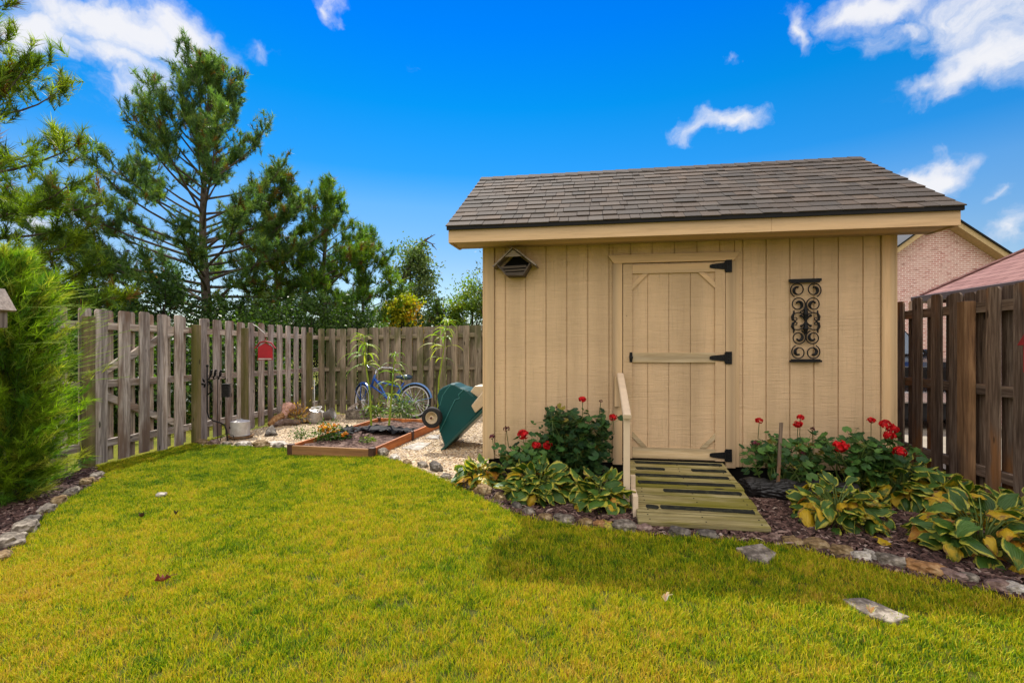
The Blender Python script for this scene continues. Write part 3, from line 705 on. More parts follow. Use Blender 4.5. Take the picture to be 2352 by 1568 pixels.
def tuft(nb, rad, hmin, hmax, w, seed):
    r = random.Random(seed); m = MB()
    for _ in range(nb):
        a = r.uniform(0, 2*pi); d = rad*sqrt(r.random()); bx, by = d*cos(a), d*sin(a); h = r.uniform(hmin, hmax)
        la = r.uniform(0, 2*pi); le = h*r.uniform(.05, .75); ww = w*r.uniform(.6, 1.2)
        sx, sy = -sin(la)*ww, cos(la)*ww; c = (r.random(), 1.0 if r.random() < .17 else 0.0, 0)
        rot = r.uniform(-.9, .9); sx, sy = sx*cos(rot)-sy*sin(rot), sx*sin(rot)+sy*cos(rot)
        pts = [(bx+cos(la)*le*q*q, by+sin(la)*le*q*q, h*(q-.18*q*q)) for q in (0, .5, 1)]
        m.add([(pts[0][0]-sx, pts[0][1]-sy, 0), (pts[0][0]+sx, pts[0][1]+sy, 0), (pts[1][0]-sx*.8, pts[1][1]-sy*.8, pts[1][2]), (pts[1][0]+sx*.8, pts[1][1]+sy*.8, pts[1][2]), pts[2]],
              [(0, 1, 3, 2), (2, 3, 4)], c)
    return m
lawn = bpy.data.objects["lawn"]
scatter("grass", lawn, 1700, [raw("grass_tuft", tuft(26, .030, .012, .037, .0014, i), M_grass) for i in range(8)], .7, 1.4, .22,
        "short green and straw coloured lawn grass in front of the shed", "grass", holes=SLABW)
# gravel
t = mat("pebble"); ir = t.new('ShaderNodeObjectInfo').outputs['Random']
c = t.ramp(ir, [(0, (.50, .37, .20)), (.2, (.60, .48, .31)), (.38, (.34, .22, .11)), (.5, (.68, .58, .42)), (.62, (.13, .085, .05)), (.72, (.56, .43, .27)), (.85, (.40, .33, .25)), (1, (.28, .16, .07))])
t.l.new(t.mix(t.rng(t.noise(objco(t), 60, 3), .4, .7, 0, .4), c, (.3, .22, .14, 1)), t.b.inputs['Base Color']); t.b.inputs['Roughness'].default_value = .75; M_pebble = t.m
pebs = []
for i in range(6):
    m = MB(); m.ball((0, 0, .002), .014, 7, 5, sc=(1+.5*random.random(), .8+.3*random.random(), .5+.25*random.random()), jit=.16); pebs.append(raw("pebble", m, M_pebble, True))
scatter("gravel", bpy.data.objects["gravel_bed"], 2300, pebs, .55, 1.45, .5, "pale tan pea gravel covering the corner between the fences", "gravel")
# mulch
t = mat("mulch_chip"); ir = t.new('ShaderNodeObjectInfo').outputs['Random']
c = t.ramp(ir, [(0, (.020, .010, .008)), (.3, (.055, .028, .022)), (.6, (.085, .043, .034)), (.88, (.14, .08, .062)), (.97, (.26, .18, .145)), (1, (.34, .26, .21))])
t.l.new(c, t.b.inputs['Base Color']); t.b.inputs['Roughness'].default_value = .85; M_chip = t.m
chips = []
for i in range(6):
    m = MB(); L = random.uniform(.035, .085); W = random.uniform(.004, .011); n = 4; vs = []
    for j in range(n+1):
        q = j/n; ww = W*(.35+.65*sin(pi*min(max(q, .08), .92)))*random.uniform(.7, 1.2); bz = .008*sin(pi*q)*random.uniform(.2, 1.6)
        vs += [((q-.5)*L, -ww, bz), ((q-.5)*L, ww, bz+random.uniform(-.003, .003)), ((q-.5)*L, 0, bz+.005)]
    fs = []
    for j in range(n):
        a, b = j*3, j*3+3; fs += [(a, a+2, b+2, b), (a+2, a+1, b+1, b+2)]
    m.add(vs, fs); chips.append(raw("mulch_chip", m, M_chip))
mulches = [o for o in COL.objects if o.name.startswith("mulch_bed")]
scatter("mulch_chips", mulches[0], 2600, chips, .6, 1.35, .45, "dark reddish shredded bark mulch in the bed along the shed front", "mulch", .006)
scatter("mulch_chips", mulches[1], 2600, chips, .6, 1.35, .45, "dark reddish shredded bark mulch under the feathery bush by the left fence", "mulch", .006)

# ================================================================== PLANT BUILDERS
M_needle = leafmat("pine_needles", .42, .5); M_leaf = leafmat("leaves", .40, .5); M_cedar = leafmat("cedar_sprays", .45, .6)
M_bark = simple("grey_bark", (.105, .085, .068), .95, var=.45, scale=9, bump=.8, bd=.02, spec=.1)
M_barkd = simple("dark_bark", (.05, .038, .03), .95, var=.45, scale=9, bump=.8, bd=.02, spec=.1)
def nrm(a): return a/np.maximum(np.linalg.norm(a, axis=-1, keepdims=True), 1e-9)
def needles(P, D, S, C, K, width, spread=.75, back=.9, seed=1, colj=.25):
    """K flat needles round each tuft axis. P,D (N,3), S (N,), C (N,3) -> triangles and colours"""
    r = np.random.default_rng(seed); N = len(P)
    P = np.repeat(P, K, 0); D = np.repeat(D, K, 0); S = np.repeat(S, K); C = np.repeat(C, K, 0); M = N*K
    rv = nrm(r.normal(size=(M, 3))); dirs = nrm(D*(1-spread*.45)+rv*spread*r.uniform(.4, 1.0, (M, 1)))
    base = P-D*(S*back*r.random(M))[:, None]; L = S*r.uniform(.65, 1.1, M)
    side = nrm(np.cross(dirs, nrm(r.normal(size=(M, 3)))))*(width*r.uniform(.6, 1.3, M))[:, None]
    tip = base+dirs*L[:, None]
    V = np.stack([base-side, base+side, tip], 1).reshape(-1, 3)
    cc = C*(1+colj*r.normal(size=(M, 1))).clip(.4, 1.8)
    return V, np.repeat(cc, 3, 0)
def leaves(P, S, C, seed=1, up=.35, colj=.25, asp=.55, droop=0):
    """one pointed leaf (two triangles, folded) at every point"""
    r = np.random.default_rng(seed); M = len(P)
    d = nrm(r.normal(size=(M, 3))+np.array([0, 0, -droop])); n = nrm(r.normal(size=(M, 3))+np.array([0, 0, up*3])); s = nrm(np.cross(d, n))
    S = S*r.uniform(.6, 1.25, M); a = P-d*S[:, None]*.5; b = P+d*S[:, None]*.5; w_ = s*(S*asp*.5)[:, None]; f = n*(S*.10)[:, None]
    V = np.stack([a, P+w_+f, b, P-w_+f], 1).reshape(-1, 3)
    cc = C*(1+colj*r.normal(size=(M, 1))).clip(.4, 1.9)
    return V, np.repeat(cc, 4, 0)
def pine(name, label, base, height, L, seed, lean=(0, 0), nb=64, start=.16, tufts=5, K=26, nl=.20, wd=.010, cols=((.035, .085, .028), (.065, .125, .022), (.10, .14, .02)), group="trees beyond the fences", trunk_r=None, up0=0.0, up1=.95, brown=.04, sub=1.0, fmin=.28, mask=None, bark=None):
    R = random.Random(seed); root = thing(name, label, "tree", base, group); base = Vector(base)
    tr_ = trunk_r or height*.0145; axis = lambda q: base+Vector((lean[0]*q*q+.06*sin(q*9), lean[1]*q*q+.05*sin(q*7+1), height*q))
    m = MB(); NP = 14; m.tube([axis(i/NP) for i in range(NP+1)], [max(.012, tr_*(1-i/NP)**.8*(1.25 if i == 0 else 1)) for i in range(NP+1)], 9)
    P, D = [], []
    for i in range(nb):
        q = start+(1-start)*((i+R.random()*.8)/nb)**.92
        if q > .995: q = .99
        a = i*2.39996+R.uniform(-.5, .5); o = axis(q); ln = L(q, a)*R.uniform(.72, 1.12)
        if ln <= 0.02: continue
        if mask and not mask(q, a): continue
        e0 = up0+(up1-up0)*q**1.5+R.uniform(-.15, .15); pts = [o]; d = Vector((cos(a)*cos(e0), sin(a)*cos(e0), sin(e0))); n = 7
        for j in range(n):
            t_ = j/n
            d = (d+Vector((R.uniform(-.12, .12), R.uniform(-.12, .12), .05+.16*t_-(.10*(1-q) if t_ < .5 else 0)))).normalized(); pts.append(pts[-1]+d*ln/n)
        r0 = max(.010, tr_*.34*(1-q)**.6*min(1, ln/2)+.006); m.tube(pts, [r0*(1-.85*j/n) for j in range(n+1)], 5, caps=False)
        P.append(pts[-1]); D.append((pts[-1]-pts[-2]).normalized())
        ns = max(2, int(ln*tufts*sub))
        for s in range(ns):
            f = R.uniform(fmin, .98); j = min(int(f*n), n-1); b0 = pts[j].lerp(pts[j+1], f*n-j); dd = (pts[j+1]-pts[j]).normalized()
            sd = Vector((R.uniform(-1, 1), R.uniform(-1, 1), R.uniform(-.25, .85))).normalized(); sl = R.uniform(.18, .55)*min(1, .45+ln*.3)
            d2 = (dd*.75+sd).normalized(); e = b0+d2*sl*.55; d3 = (d2+Vector((0, 0, .45))).normalized(); e2 = e+d3*sl*.45
            m.tube([b0, e, e2], [.009, .006, .004], 3, caps=False)
            P.append(e2); D.append(d3)
            if sl > .3:
                P.append(e); D.append((d2+sd*.5+Vector((0, 0, .2))).normalized())
    P = np.array([tuple(x) for x in P]); D = nrm(np.array([tuple(x) for x in D])+np.array([0, 0, .55])); N = len(P); r = np.random.default_rng(seed)
    # two or three tufts at each shoot
    P = np.concatenate([P, P+r.normal(size=P.shape)*.09]); D = nrm(np.concatenate([D, D+r.normal(size=D.shape)*.5])); N = len(P)
    ci = r.random(N); cols = np.array(cols); C = np.where(ci[:, None] < .4, cols[0], np.where(ci[:, None] < .8, cols[1], cols[2]))
    C = np.where(r.random(N)[:, None] < brown, np.array([.16, .085, .02]), C)*r.uniform(.7, 1.35, (N, 1))
    V, cc = needles(P, D, nl*r.uniform(.8, 1.25, N), C, K, wd, .8, 1.0, seed)
    m.build("trunk", bark or M_bark, root, fix=False)
    np_mesh("crown", V, 3, M_needle, root, col=cc)
    return root
def broadleaf(name, label, base, height, rx, ry, cols, seed, n=6000, size=.10, clumps=70, z0=.15, trunk=True, sparse=1.0, lean=(0, 0), cl=.28, group="trees beyond the fences", cat="tree", droop=.3, shape=.75, m_=None, patches=None):
    R = random.Random(seed); r = np.random.default_rng(seed); base = Vector(base); root = thing(name, label, cat, base, group)
    ctr = np.array([base.x+lean[0], base.y+lean[1], base.z+height*(z0+(1-z0)/2)]); rad = np.array([rx, ry, height*(1-z0)/2])
    cp = nrm(r.normal(size=(clumps, 3)))*(r.uniform(.35, 1.0, (clumps, 1))**.5)
    cp[:, :2] *= np.where(cp[:, 2:3] > 0, 1-(1-shape)*cp[:, 2:3], 1)
    cp = ctr+cp*rad*r.uniform(.82, 1.08, (clumps, 1)); cs = cl*r.uniform(.6, 1.5, clumps)
    ck = r.integers(0, len(cols), clumps); idx = r.integers(0, clumps, n)
    P = cp[idx]+r.normal(size=(n, 3))*(cs[idx][:, None])*np.array([1, 1, .75])
    P[:, 2] = np.maximum(P[:, 2], base.z+.05)
    C = np.array(cols)[ck[idx]]*r.uniform(.75, 1.3, (clumps, 1))[idx]
    if patches:
        for (qc, qr, qcol) in patches:
            d = np.linalg.norm(P-np.array(qc), axis=1)/qr; s_ = r.random(n) < np.clip(1.5-d, 0, 1); C[s_] = np.array(qcol)*r.uniform(.7, 1.2, (s_.sum(), 1))
    V, cc = leaves(P, np.full(n, size), C, seed, droop=droop)
    if trunk:
        m = MB(); h1 = base.z+height*.75; tx = Vector((base.x+lean[0]*.8, base.y+lean[1]*.8, h1)); r0 = .02*height
        m.tube([base-Vector((0, 0, .05)), base.lerp(tx, .35)+Vector((.05, 0, 0)), base.lerp(tx, .7), tx], [r0*1.2, r0*.9, r0*.6, r0*.25], 8)
        for i in range(min(clumps, 26)):
            c = Vector(cp[i]); f = min(max((c.z-base.z)/height*.62, .12), .85); s = base.lerp(tx, f); mid = s.lerp(c, .5)+Vector((0, 0, -.08*height*R.random())); m.tube([s, mid, c], [r0*.38, r0*.22, .006], 5, caps=False)
        m.build("trunk", M_barkd, root, fix=False)
    np_mesh("crown", V, 4, m_ or M_leaf, root, col=cc)
    return root

# ================================================================== TREES
def foot(px, Z):
    x, y = ray(px, Z); return (x, y, zg(x, y)-.05)
GD = ((.065, .125, .045), (.105, .19, .048), (.165, .235, .042))
def Lmain(q, a):
    prof = np.interp(q, [0, .2, .35, .5, .6, .7, .8, .9, .97, 1], [4.1, 4.3, 4.2, 3.8, 2.9, 2.5, 2.1, 1.6, 1.0, .4])
    return float(prof)*(1+.10*sin(3*a+q*20))
pine("pine_tree", "tall pine with a straight grey trunk behind the left fence gate", foot(472, 16), 10.6, Lmain, 11, nb=98, start=.13, tufts=7.6, K=32, nl=.20, wd=.0082, fmin=.45, cols=GD, up0=.05, up1=1.05, trunk_r=.19)
def Lleft(q, a):
    return float(np.interp(q, [0, .25, .4, .55, .7, .85, 1], [2.6, 3.0, 3.0, 2.7, 2.0, 1.3, .3]))
pine("pine_tree", "bright green pine leaning in from the left edge, its trunk out of view", foot(-150, 9.0), 9.2, Lleft, 23, nb=70, start=.24, tufts=6, K=34, nl=.24, wd=.008, cols=((.08, .14, .016), (.15, .23, .014), (.22, .28, .014)), up0=-.02, up1=.7, trunk_r=.16)
pine("pine_tree", "bushy pine right of the tall pine, with a forked open right side", foot(748, 18), 7.6, lambda q, a: float(np.interp(q, [0, .2, .45, .7, .9, 1], [2.4, 2.5, 2.2, 1.4, .7, .25]))*(1.1 if cos(a) > 0 else .9), 37, nb=60, start=.15, tufts=5, K=28, nl=.26, wd=.011,
     cols=((.06, .13, .022), (.10, .19, .016), (.16, .24, .018)), trunk_r=.15)
pine("pine_tree", "dense low pine filling the gap between the two tallest trunks", foot(640, 17.5), 7.6, lambda q, a: float(np.interp(q, [0, .3, .6, .9, 1], [2.3, 2.3, 1.9, .9, .3])), 41, nb=54, start=.12, tufts=5.5, K=28, nl=.25, wd=.011,
     cols=((.05, .10, .02), (.085, .15, .014), (.13, .17, .016)), trunk_r=.12, brown=.10)
pine("pine_tree", "short rounded pine left of the yellow tree beyond the back fence", foot(838, 19.5), 6.0, lambda q, a: float(np.interp(q, [0, .3, .7, 1], [2.2, 2.1, 1.5, .35])), 43, nb=44, start=.1, tufts=6, K=28, nl=.26, wd=.012, cols=((.055, .12, .018), (.095, .18, .016), (.15, .22, .018)), trunk_r=.09)
pine("pine_tree", "dark pine bough tree behind the feathery bush, left of the tall pine", foot(190, 14.5), 4.6, lambda q, a: float(np.interp(q, [0, .4, .8, 1], [2.3, 2.1, 1.3, .4])), 47, nb=44, start=.2, tufts=5, K=26, nl=.24, wd=.010, cols=((.045, .08, .014), (.075, .12, .012), (.11, .14, .014)), trunk_r=.10, brown=.08)
DK = ((.022, .050, .012), (.035, .075, .014), (.055, .10, .016))
sh_ = [(120, 10.5, 3.0, 1.3, "broad dark shrub rising over the fence just right of the feathery bush", None),
       (250, 11.5, 3.1, 1.4, "dark shrub flecked with yellow leaves behind the middle of the gate", (.42, .34, .02)),
       (375, 12.5, 3.5, 1.5, "dark shrub with a dead orange spray behind the right end of the gate", (.45, .20, .02)),
       (560, 13.0, 2.9, 1.3, "low dark shrub right of the tall pine's trunk", None),
       (700, 14.5, 3.0, 1.5, "dark shrub behind the corner where the fences meet", None),
       (830, 15.5, 2.7, 1.3, "dark shrub left of the yellow tree, just over the back fence", None),
       (235, 8.6, 1.9, .9, "low leafy shrub pressed close behind the gate's boards", None), (330, 8.9, 1.8, .9, "low leafy shrub behind the gate's right boards, near its post", None), (545, 10.6, 1.9, 1.0, "low leafy shrub close behind the left fence near the bird pole", None), (930, 24.0, 2.9, 1.5, "deep green shrub low behind the yellow tree", None)]
for i, (px, Z, h, rx, lab, pt) in enumerate(sh_):
    f = foot(px, Z); pc = None
    if pt: 
        q = ray(px-5+(25 if i == 1 else -25), Z-rx*.8); pc = [((q[0], q[1], zon(605 if i == 2 else 680, *q)), .28 if i == 2 else .35, pt)]
    broadleaf("shrub", lab, f, h, rx, rx, DK, 60+i, n=6500, size=.10, clumps=60, z0=.0, cl=.26, group="shrubs beyond the fences", cat="shrub", shape=.9, patches=pc)
oak = broadleaf("leafy_tree", "tall narrow dark green tree with a bare forked limb sticking out right", foot(935, 24), 7.3, 1.15, 1.1, ((.075, .12, .04), (.12, .18, .06), (.17, .22, .08)), 81, n=10000, size=.17, clumps=75, z0=.02, cl=.27, lean=(.25, 0))
m = MB(); b0 = Vector(ray(935, 24)+(zon(600, *ray(935, 24)),)); P_ = lambda px, py: Vector(ray(px, 24)+(zon(py, *ray(px, 24)),))
m.tube([P_(925, 650), P_(950, 585), P_(972, 556), P_(985, 546)], [.13, .09, .06, .04], 6); m.tube([P_(972, 556), P_(988, 545), P_(1000, 538)], [.05, .03, .012], 5); m.tube([P_(976, 553), P_(992, 560), P_(1003, 574)], [.04, .03, .012], 5)
m.tube([P_(988, 545), P_(992, 538)], [.02, .008], 4); m.tube([P_(992, 560), P_(1000, 560)], [.02, .008], 4)
m.build("bare_limb", M_bark, oak)
broadleaf("yellow_tree", "small yellow leaved tree turning orange on its right side, above the back fence", foot(922, 20), 4.0, 1.1, .9, ((.26, .30, .010), (.34, .33, .010), (.17, .26, .012), (.42, .30, .012)), 83, n=8500, size=.13, clumps=60, z0=.05, cl=.2,
          patches=[(tuple(ray(958, 19.5))+(2.6,), .5, (.50, .28, .012)), (tuple(ray(962, 19.5))+(1.6,), .5, (.48, .27, .015))])
pine("small_conifer", "small green conifer between the yellow tree and the leafy tree by the shed", foot(1002, 22), 3.5, lambda q, a: 1.0*(1-q)+.15, 85, nb=50, start=.03, tufts=9, K=22, nl=.16, wd=.014, cols=((.06, .11, .03), (.09, .15, .03), (.12, .18, .03)), trunk_r=.06)
broadleaf("leafy_tree", "rounded green tree with yellowing leaves right beside the shed's left corner", foot(1085, 22), 4.6, 1.5, 1.2, ((.06, .12, .018), (.12, .19, .015), (.24, .28, .012), (.085, .14, .02)), 87, n=14000, size=.14, clumps=75, z0=.02, cl=.25)
broadleaf("birch_tree", "thin tree with sparse hanging leaves half hidden behind the shed", foot(1142, 20), 5.9, .95, .9, ((.06, .09, .02), (.10, .13, .03)), 89, n=900, size=.12, clumps=40, z0=.35, cl=.28, droop=1.0)
# the far wood, one mass on the horizon
r = np.random.default_rng(5); M_ = 15000; th_ = r.uniform(-1.5, 1.3, M_); rr_ = r.uniform(60, 75, M_); hh_ = (2.6+1.5*np.sin(th_*23)+1.0*np.sin(th_*61+1)+.8*np.sin(th_*9))
Pw = np.stack([rr_*np.sin(th_), rr_*np.cos(th_), -.3+r.random(M_)**.8*hh_], 1)
V, cc = leaves(Pw, np.full(M_, 1.0), np.array(((.035, .06, .02), (.05, .085, .025), (.09, .11, .02)))[r.integers(0, 3, M_)], 6)
tag(np_mesh("distant_wood", V, 4, M_leaf, col=cc), "low distant line of trees on the horizon", "wood", kind='stuff')

# ------------------------------------------------------------------ the feathery bush at the left
bx, by = ray(28, 4.35); bz = zg(bx, by); cb = thing("cedar_bush", "bright green feathery bush with long wispy tips in front of the left fence", "bush", (bx, by, bz))
R = random.Random(5); m = MB(); P, D, S, C = [], [], [], []
m.tube([(bx, by, bz-.05), (bx+.02, by, bz+1.0), (bx, by+.03, bz+2.0)], [.05, .032, .01], 7)
for i in range(760):
    q = R.random()**.85; a = R.uniform(0, 2*pi); zz = bz+.02+2.12*q
    rad = .46*float(np.interp(q, [0, .12, .35, .6, .85, 1], [.78, .98, 1.0, .92, .70, .34]))*R.uniform(.5, 1.2)
    el_ = .25+.75*q+R.uniform(-.2, .25); o = Vector((bx+cos(a)*rad*.25, by+sin(a)*rad*.25, zz)); d = Vector((cos(a)*cos(el_), sin(a)*cos(el_), sin(el_))); L = rad*.9; pts = [o]
    wis = R.random() < .16 and q > .3
    if wis: L *= 1.35
    for j in range(4):
        d = (d+Vector((R.uniform(-.14, .14), R.uniform(-.14, .14), R.uniform(-.05, .10)))).normalized(); pts.append(pts[-1]+d*L/4)
    m.tube(pts, [.005, .004, .003, .002, .0012], 3, caps=False)
    br = R.uniform(.75, 1.3); col = np.array((.17, .27, .012))*br if R.random() < .5 else (np.array((.07, .16, .014))*br if R.random() < .6 else np.array((.30, .32, .04))*br)
    for j in range(1, 5):
        for _ in range(3 if not wis else 2):
            f = R.random(); p_ = pts[j-1].lerp(pts[j], f); dd = ((pts[j]-pts[j-1]).normalized()+Vector((R.uniform(-.8, .8), R.uniform(-.8, .8), R.uniform(-.4, .7)))).normalized()
            P.append(tuple(p_+dd*.05)); D.append(tuple(dd)); S.append(R.uniform(.07, .15)); C.append(col)
V, cc = needles(np.array(P), np.array(D), np.array(S), np.array(C), 11, .0028, .60, 1.1, 4, .2)
m.build("stem", M_barkd, cb, fix=False); np_mesh("foliage", V, 3, M_cedar, cb, col=cc)
# wispy shoots
m = MB()
for i in range(90):
    a = R.uniform(-.9, .9); o = Vector((bx+R.uniform(.1, .4), by+R.uniform(-.25, .45), bz+R.uniform(1.0, 1.95))); e = R.uniform(.0, .55); d = Vector((cos(a)*cos(e), sin(a)*cos(e), sin(e))); L = R.uniform(.22, .5); pts = [o]
    for j in range(5): d = (d+Vector((0, 0, R.uniform(-.05, .09)))+Vector((R.uniform(-.06, .06),)*3)).normalized(); pts.append(pts[-1]+d*L/5)
    c = (.36, .42, .13) if R.random() < .6 else (.24, .34, .05)
    m.tube(pts, [.0026, .0024, .002, .0017, .0012, .0006], 3, c, caps=False)
    for j in range(1, 5):
        for s in (-1, 1):
            sd = d.cross(Vector((0, 0, 1)))*s; m.tube([pts[j], pts[j]+(d+sd*.6+Vector((0, 0, .2))).normalized()*R.uniform(.02, .06)], [.0017, .0006], 3, c, caps=False)
m.build("wispy_shoot", M_cedar, cb, fix=False)
# ================================================================== GARDEN PLANTS
t = mat("hosta_leaf"); uvn = t.new('ShaderNodeTexCoord').outputs['UV']; su = t.new('ShaderNodeSeparateXYZ'); t.l.new(uvn, su.inputs[0])
sc_ = t.new('ShaderNodeSeparateColor'); t.l.new(colattr(t), sc_.inputs[0]); age, rnd, edgew = sc_.outputs
au = t.math('ABSOLUTE', t.math('MULTIPLY_ADD', su.outputs[0], 2.0, -1.0))
ns = t.noise(wpos(t), 28, 4, .6); nb_ = t.noise(wpos(t), 11, 4, .6)
mg = t.math('ADD', t.math('ADD', au, t.math('MULTIPLY', t.math('SUBTRACT', ns, .5), .55)), t.math('MULTIPLY', t.math('MAXIMUM', t.math('SUBTRACT', su.outputs[1], .8), 0.0), 1.6))
mg = t.math('ADD', mg, edgew)
vein = t.math('SINE', t.math('MULTIPLY', t.math('ADD', au, t.math('MULTIPLY', su.outputs[1], .25)), 34.0))
gr_ = t.mix(rnd, (.022, .068, .010, 1), (.075, .165, .018, 1)); gr_ = t.mix(t.math('MULTIPLY', t.rng(vein, -1, 1, 0, 1), .35), gr_, (.11, .20, .04, 1))
yl = t.mix(nb_, (.34, .39, .028, 1), (.66, .57, .09, 1))
lc = t.mix(t.rng(mg, .72, .90, 0, 1, True), gr_, yl)
old = t.math('ADD', age, t.math('MULTIPLY', t.math('SUBTRACT', nb_, .5), .9))
lc = t.mix(t.rng(old, .42, .62, 0, 1, True), lc, (.56, .37, .016, 1)); lc = t.mix(t.rng(old, .78, .98, 0, 1, True), lc, (.40, .17, .02, 1))
ed = t.math('MULTIPLY', t.rng(t.math('ADD', mg, t.math('MULTIPLY', age, .35)), 1.0, 1.16, 0, 1, True), t.rng(ns, .42, .6, 0, .95)); lc = t.mix(ed, lc, (.17, .085, .035, 1))
t.l.new(lc, t.b.inputs['Base Color']); t.b.inputs['Roughness'].default_value = .42; t.b.inputs['Specular IOR Level'].default_value = .4
t.l.new(t.bump(vein, .35, .004), t.b.inputs['Normal'])
tr = t.new('ShaderNodeBsdfTranslucent'); t.l.new(t.mix(1.0, lc, (1.3, 1.3, .6, 1), 'MULTIPLY'), tr.inputs[0]); mx = t.new('ShaderNodeMixShader'); mx.inputs[0].default_value = .32
t.l.new(t.b.outputs[0], mx.inputs[1]); t.l.new(tr.outputs[0], mx.inputs[2]); t.l.new(mx.outputs[0], t.o.inputs[0]); M_hosta = t.m
M_petiole = simple("pale_green_stalk", (.10, .15, .03), .5, var=.3, bump=0)
M_flowerred = leafmat("red_petals", .30, .5); M_ger = leafmat("geranium_leaves", .22, .5)
def hleaf(m, R, base, a, e0, plen, L, W, curl, cup, age, side=0, tilt=0, st=None, edge=0.0):
    """petiole then a heart shaped blade bending over"""
    p = Vector(base); d = Vector((cos(a)*cos(e0), sin(a)*cos(e0), sin(e0))); pts = [p.copy()]; e = e0
    for j in range(4):
        e -= curl*.28; d = Vector((cos(a)*cos(e), sin(a)*cos(e), sin(e))); p = p+d*plen/4; pts.append(p.copy())
    if st is not None: st.tube(pts, [.0045, .004, .0035, .003, .0028], 4, caps=False)
    nv, nu = 8, 4; vs, uv = [], []; e -= curl*.35; q = p.copy(); a2 = a+side
    for j in range(nv+1):
        v = j/nv; e -= curl*.22; dd = Vector((cos(a2)*cos(e), sin(a2)*cos(e), sin(e)))
        if j: q = q+dd*L/nv
        sd = Vector((-sin(a2), cos(a2), tilt)).normalized(); nn = sd.cross(dd)
        w_ = W*(sin(pi*min(v*.93+.07, 1)**.72))**.85*(1-.15*v) if j < nv else .004
        for i in range(-nu, nu+1):
            u = i/nu; back = -L*.13*max(0, .30-v)/.30*abs(u)**1.2
            vs.append(q+sd*(w_*u)+nn*(-cup*abs(u)**1.6*w_*-1 if False else cup*w_*abs(u)**1.5)+dd*back+nn*(.010*sin(u*7+v*9+a*5)*abs(u))); uv.append((.5+.5*u, v*.98+.01))
    n = 2*nu+1; fs = [(j*n+i, j*n+i+1, (j+1)*n+i+1, (j+1)*n+i) for j in range(nv) for i in range(n-1)]
    m.add(vs, fs, (age, R.random(), edge), uv)
def hosta(label, px, py, n, size, seed, old=.18, hgt=1.0, lean=0.0, xy=None):
    R = random.Random(seed)
    x, y = xy if xy else gnd(px, py)[:2]; z = zg(x, y); root = thing("hosta", label, "hosta", (x, y, z), "hostas in the shed beds"); m = MB(); st = MB()
    for i in range(n):
        q = (i+.5)/n; a = i*2.39996+R.uniform(-.3, .3); e0 = radians(84-60*q+R.uniform(-13, 13)); L = size*R.uniform(.75, 1.2)*(.85+.3*sin(pi*q)); W = L*R.uniform(.32, .47)
        pl = size*(1.35-.35*q)*R.uniform(.8, 1.2)*hgt
        age = 0 if R.random() > old*1.5*(1.25-.6*q) else R.uniform(.22, .95)
        if age == 0: age = R.uniform(0, .22)
        b = (x+cos(a)*.05*q+R.uniform(-.02, .02), y+sin(a)*.05*q+R.uniform(-.02, .02), z)
        hleaf(m, R, b, a, e0, pl, L, W, R.uniform(.20, .78)+.3*(age > .5), R.uniform(-.15, .95), age, R.uniform(-.9, .9), R.uniform(-.9, .9), st, R.uniform(-.08, .12))
    for i in range(int(n*.09)):      # collapsed brown leaves at the foot
        a = R.uniform(0, 2*pi); hleaf(m, R, (x+cos(a)*.05, y+sin(a)*.05, z+.02), a, R.uniform(.1, .5), size*.6, size*R.uniform(.5, .9), size*.2, R.uniform(.3, .6), R.uniform(.2, .9), R.uniform(.95, 1.3), R.uniform(-.6, .6), R.uniform(-.5, .5), st)
    m.build("leaves", M_hosta, root, smooth=True, fix=False); st.build("stalks", M_petiole, root, fix=False); return root
hosta("sunlit yellow hosta at the left end of the bed, beside the shed corner", 1104, 1108, 130, .130, 101, .50)
hosta("large green hosta with heart shaped leaves at the middle of the left bed", 1232, 1140, 140, .140, 102, .20, 1.25)
hosta("green hosta with orange patches just left of the ramp and handrail", 1378, 1158, 125, .132, 103, .26, 1.15)
hosta("orange tipped hosta closest to the right edge of the ramp", 1925, 1196, 140, .128, 104, .32, 1.55)
hosta("green hosta behind, in front of the red geraniums by the fence", 2062, 1150, 130, .140, 105, .22, 1.6)
hosta("drooping yellowing hosta between two others against the right fence", 2180, 1178, 115, .135, 106, .42, 1.25)
hosta("big upright hosta nearest the viewer at the right end of the bed", 2252, 1266, 140, .138, 107, .32, 1.65)
hosta("half seen hosta with curling leaves cut off by the right edge of the picture", 2366, 1225, 95, .135, 108, .36, 1.2)
m = MB(); R = random.Random(3)
def fallen(label, px, py, L, age, a, name="fallen_leaf", edge=0):
    x, y, z = gnd(px, py); m = MB(); hleaf(m, random.Random(int(px)), (x, y, z+.045), a, .35, .02, L, L*.33, .30, .5, age, 0, .3, None, edge)
    return tag(m.build(name, M_hosta, None, loc=(x, y, z), smooth=True, fix=False), label, "leaf")
fallen("orange fallen hosta leaf lying on the dark mulch right of the ramp", 2010, 1252, .13, .62, .3)
fallen("pale tan curled leaf on the edging stones left of the ramp's foot", 1385, 1212, .16, .50, -.1, edge=.6)

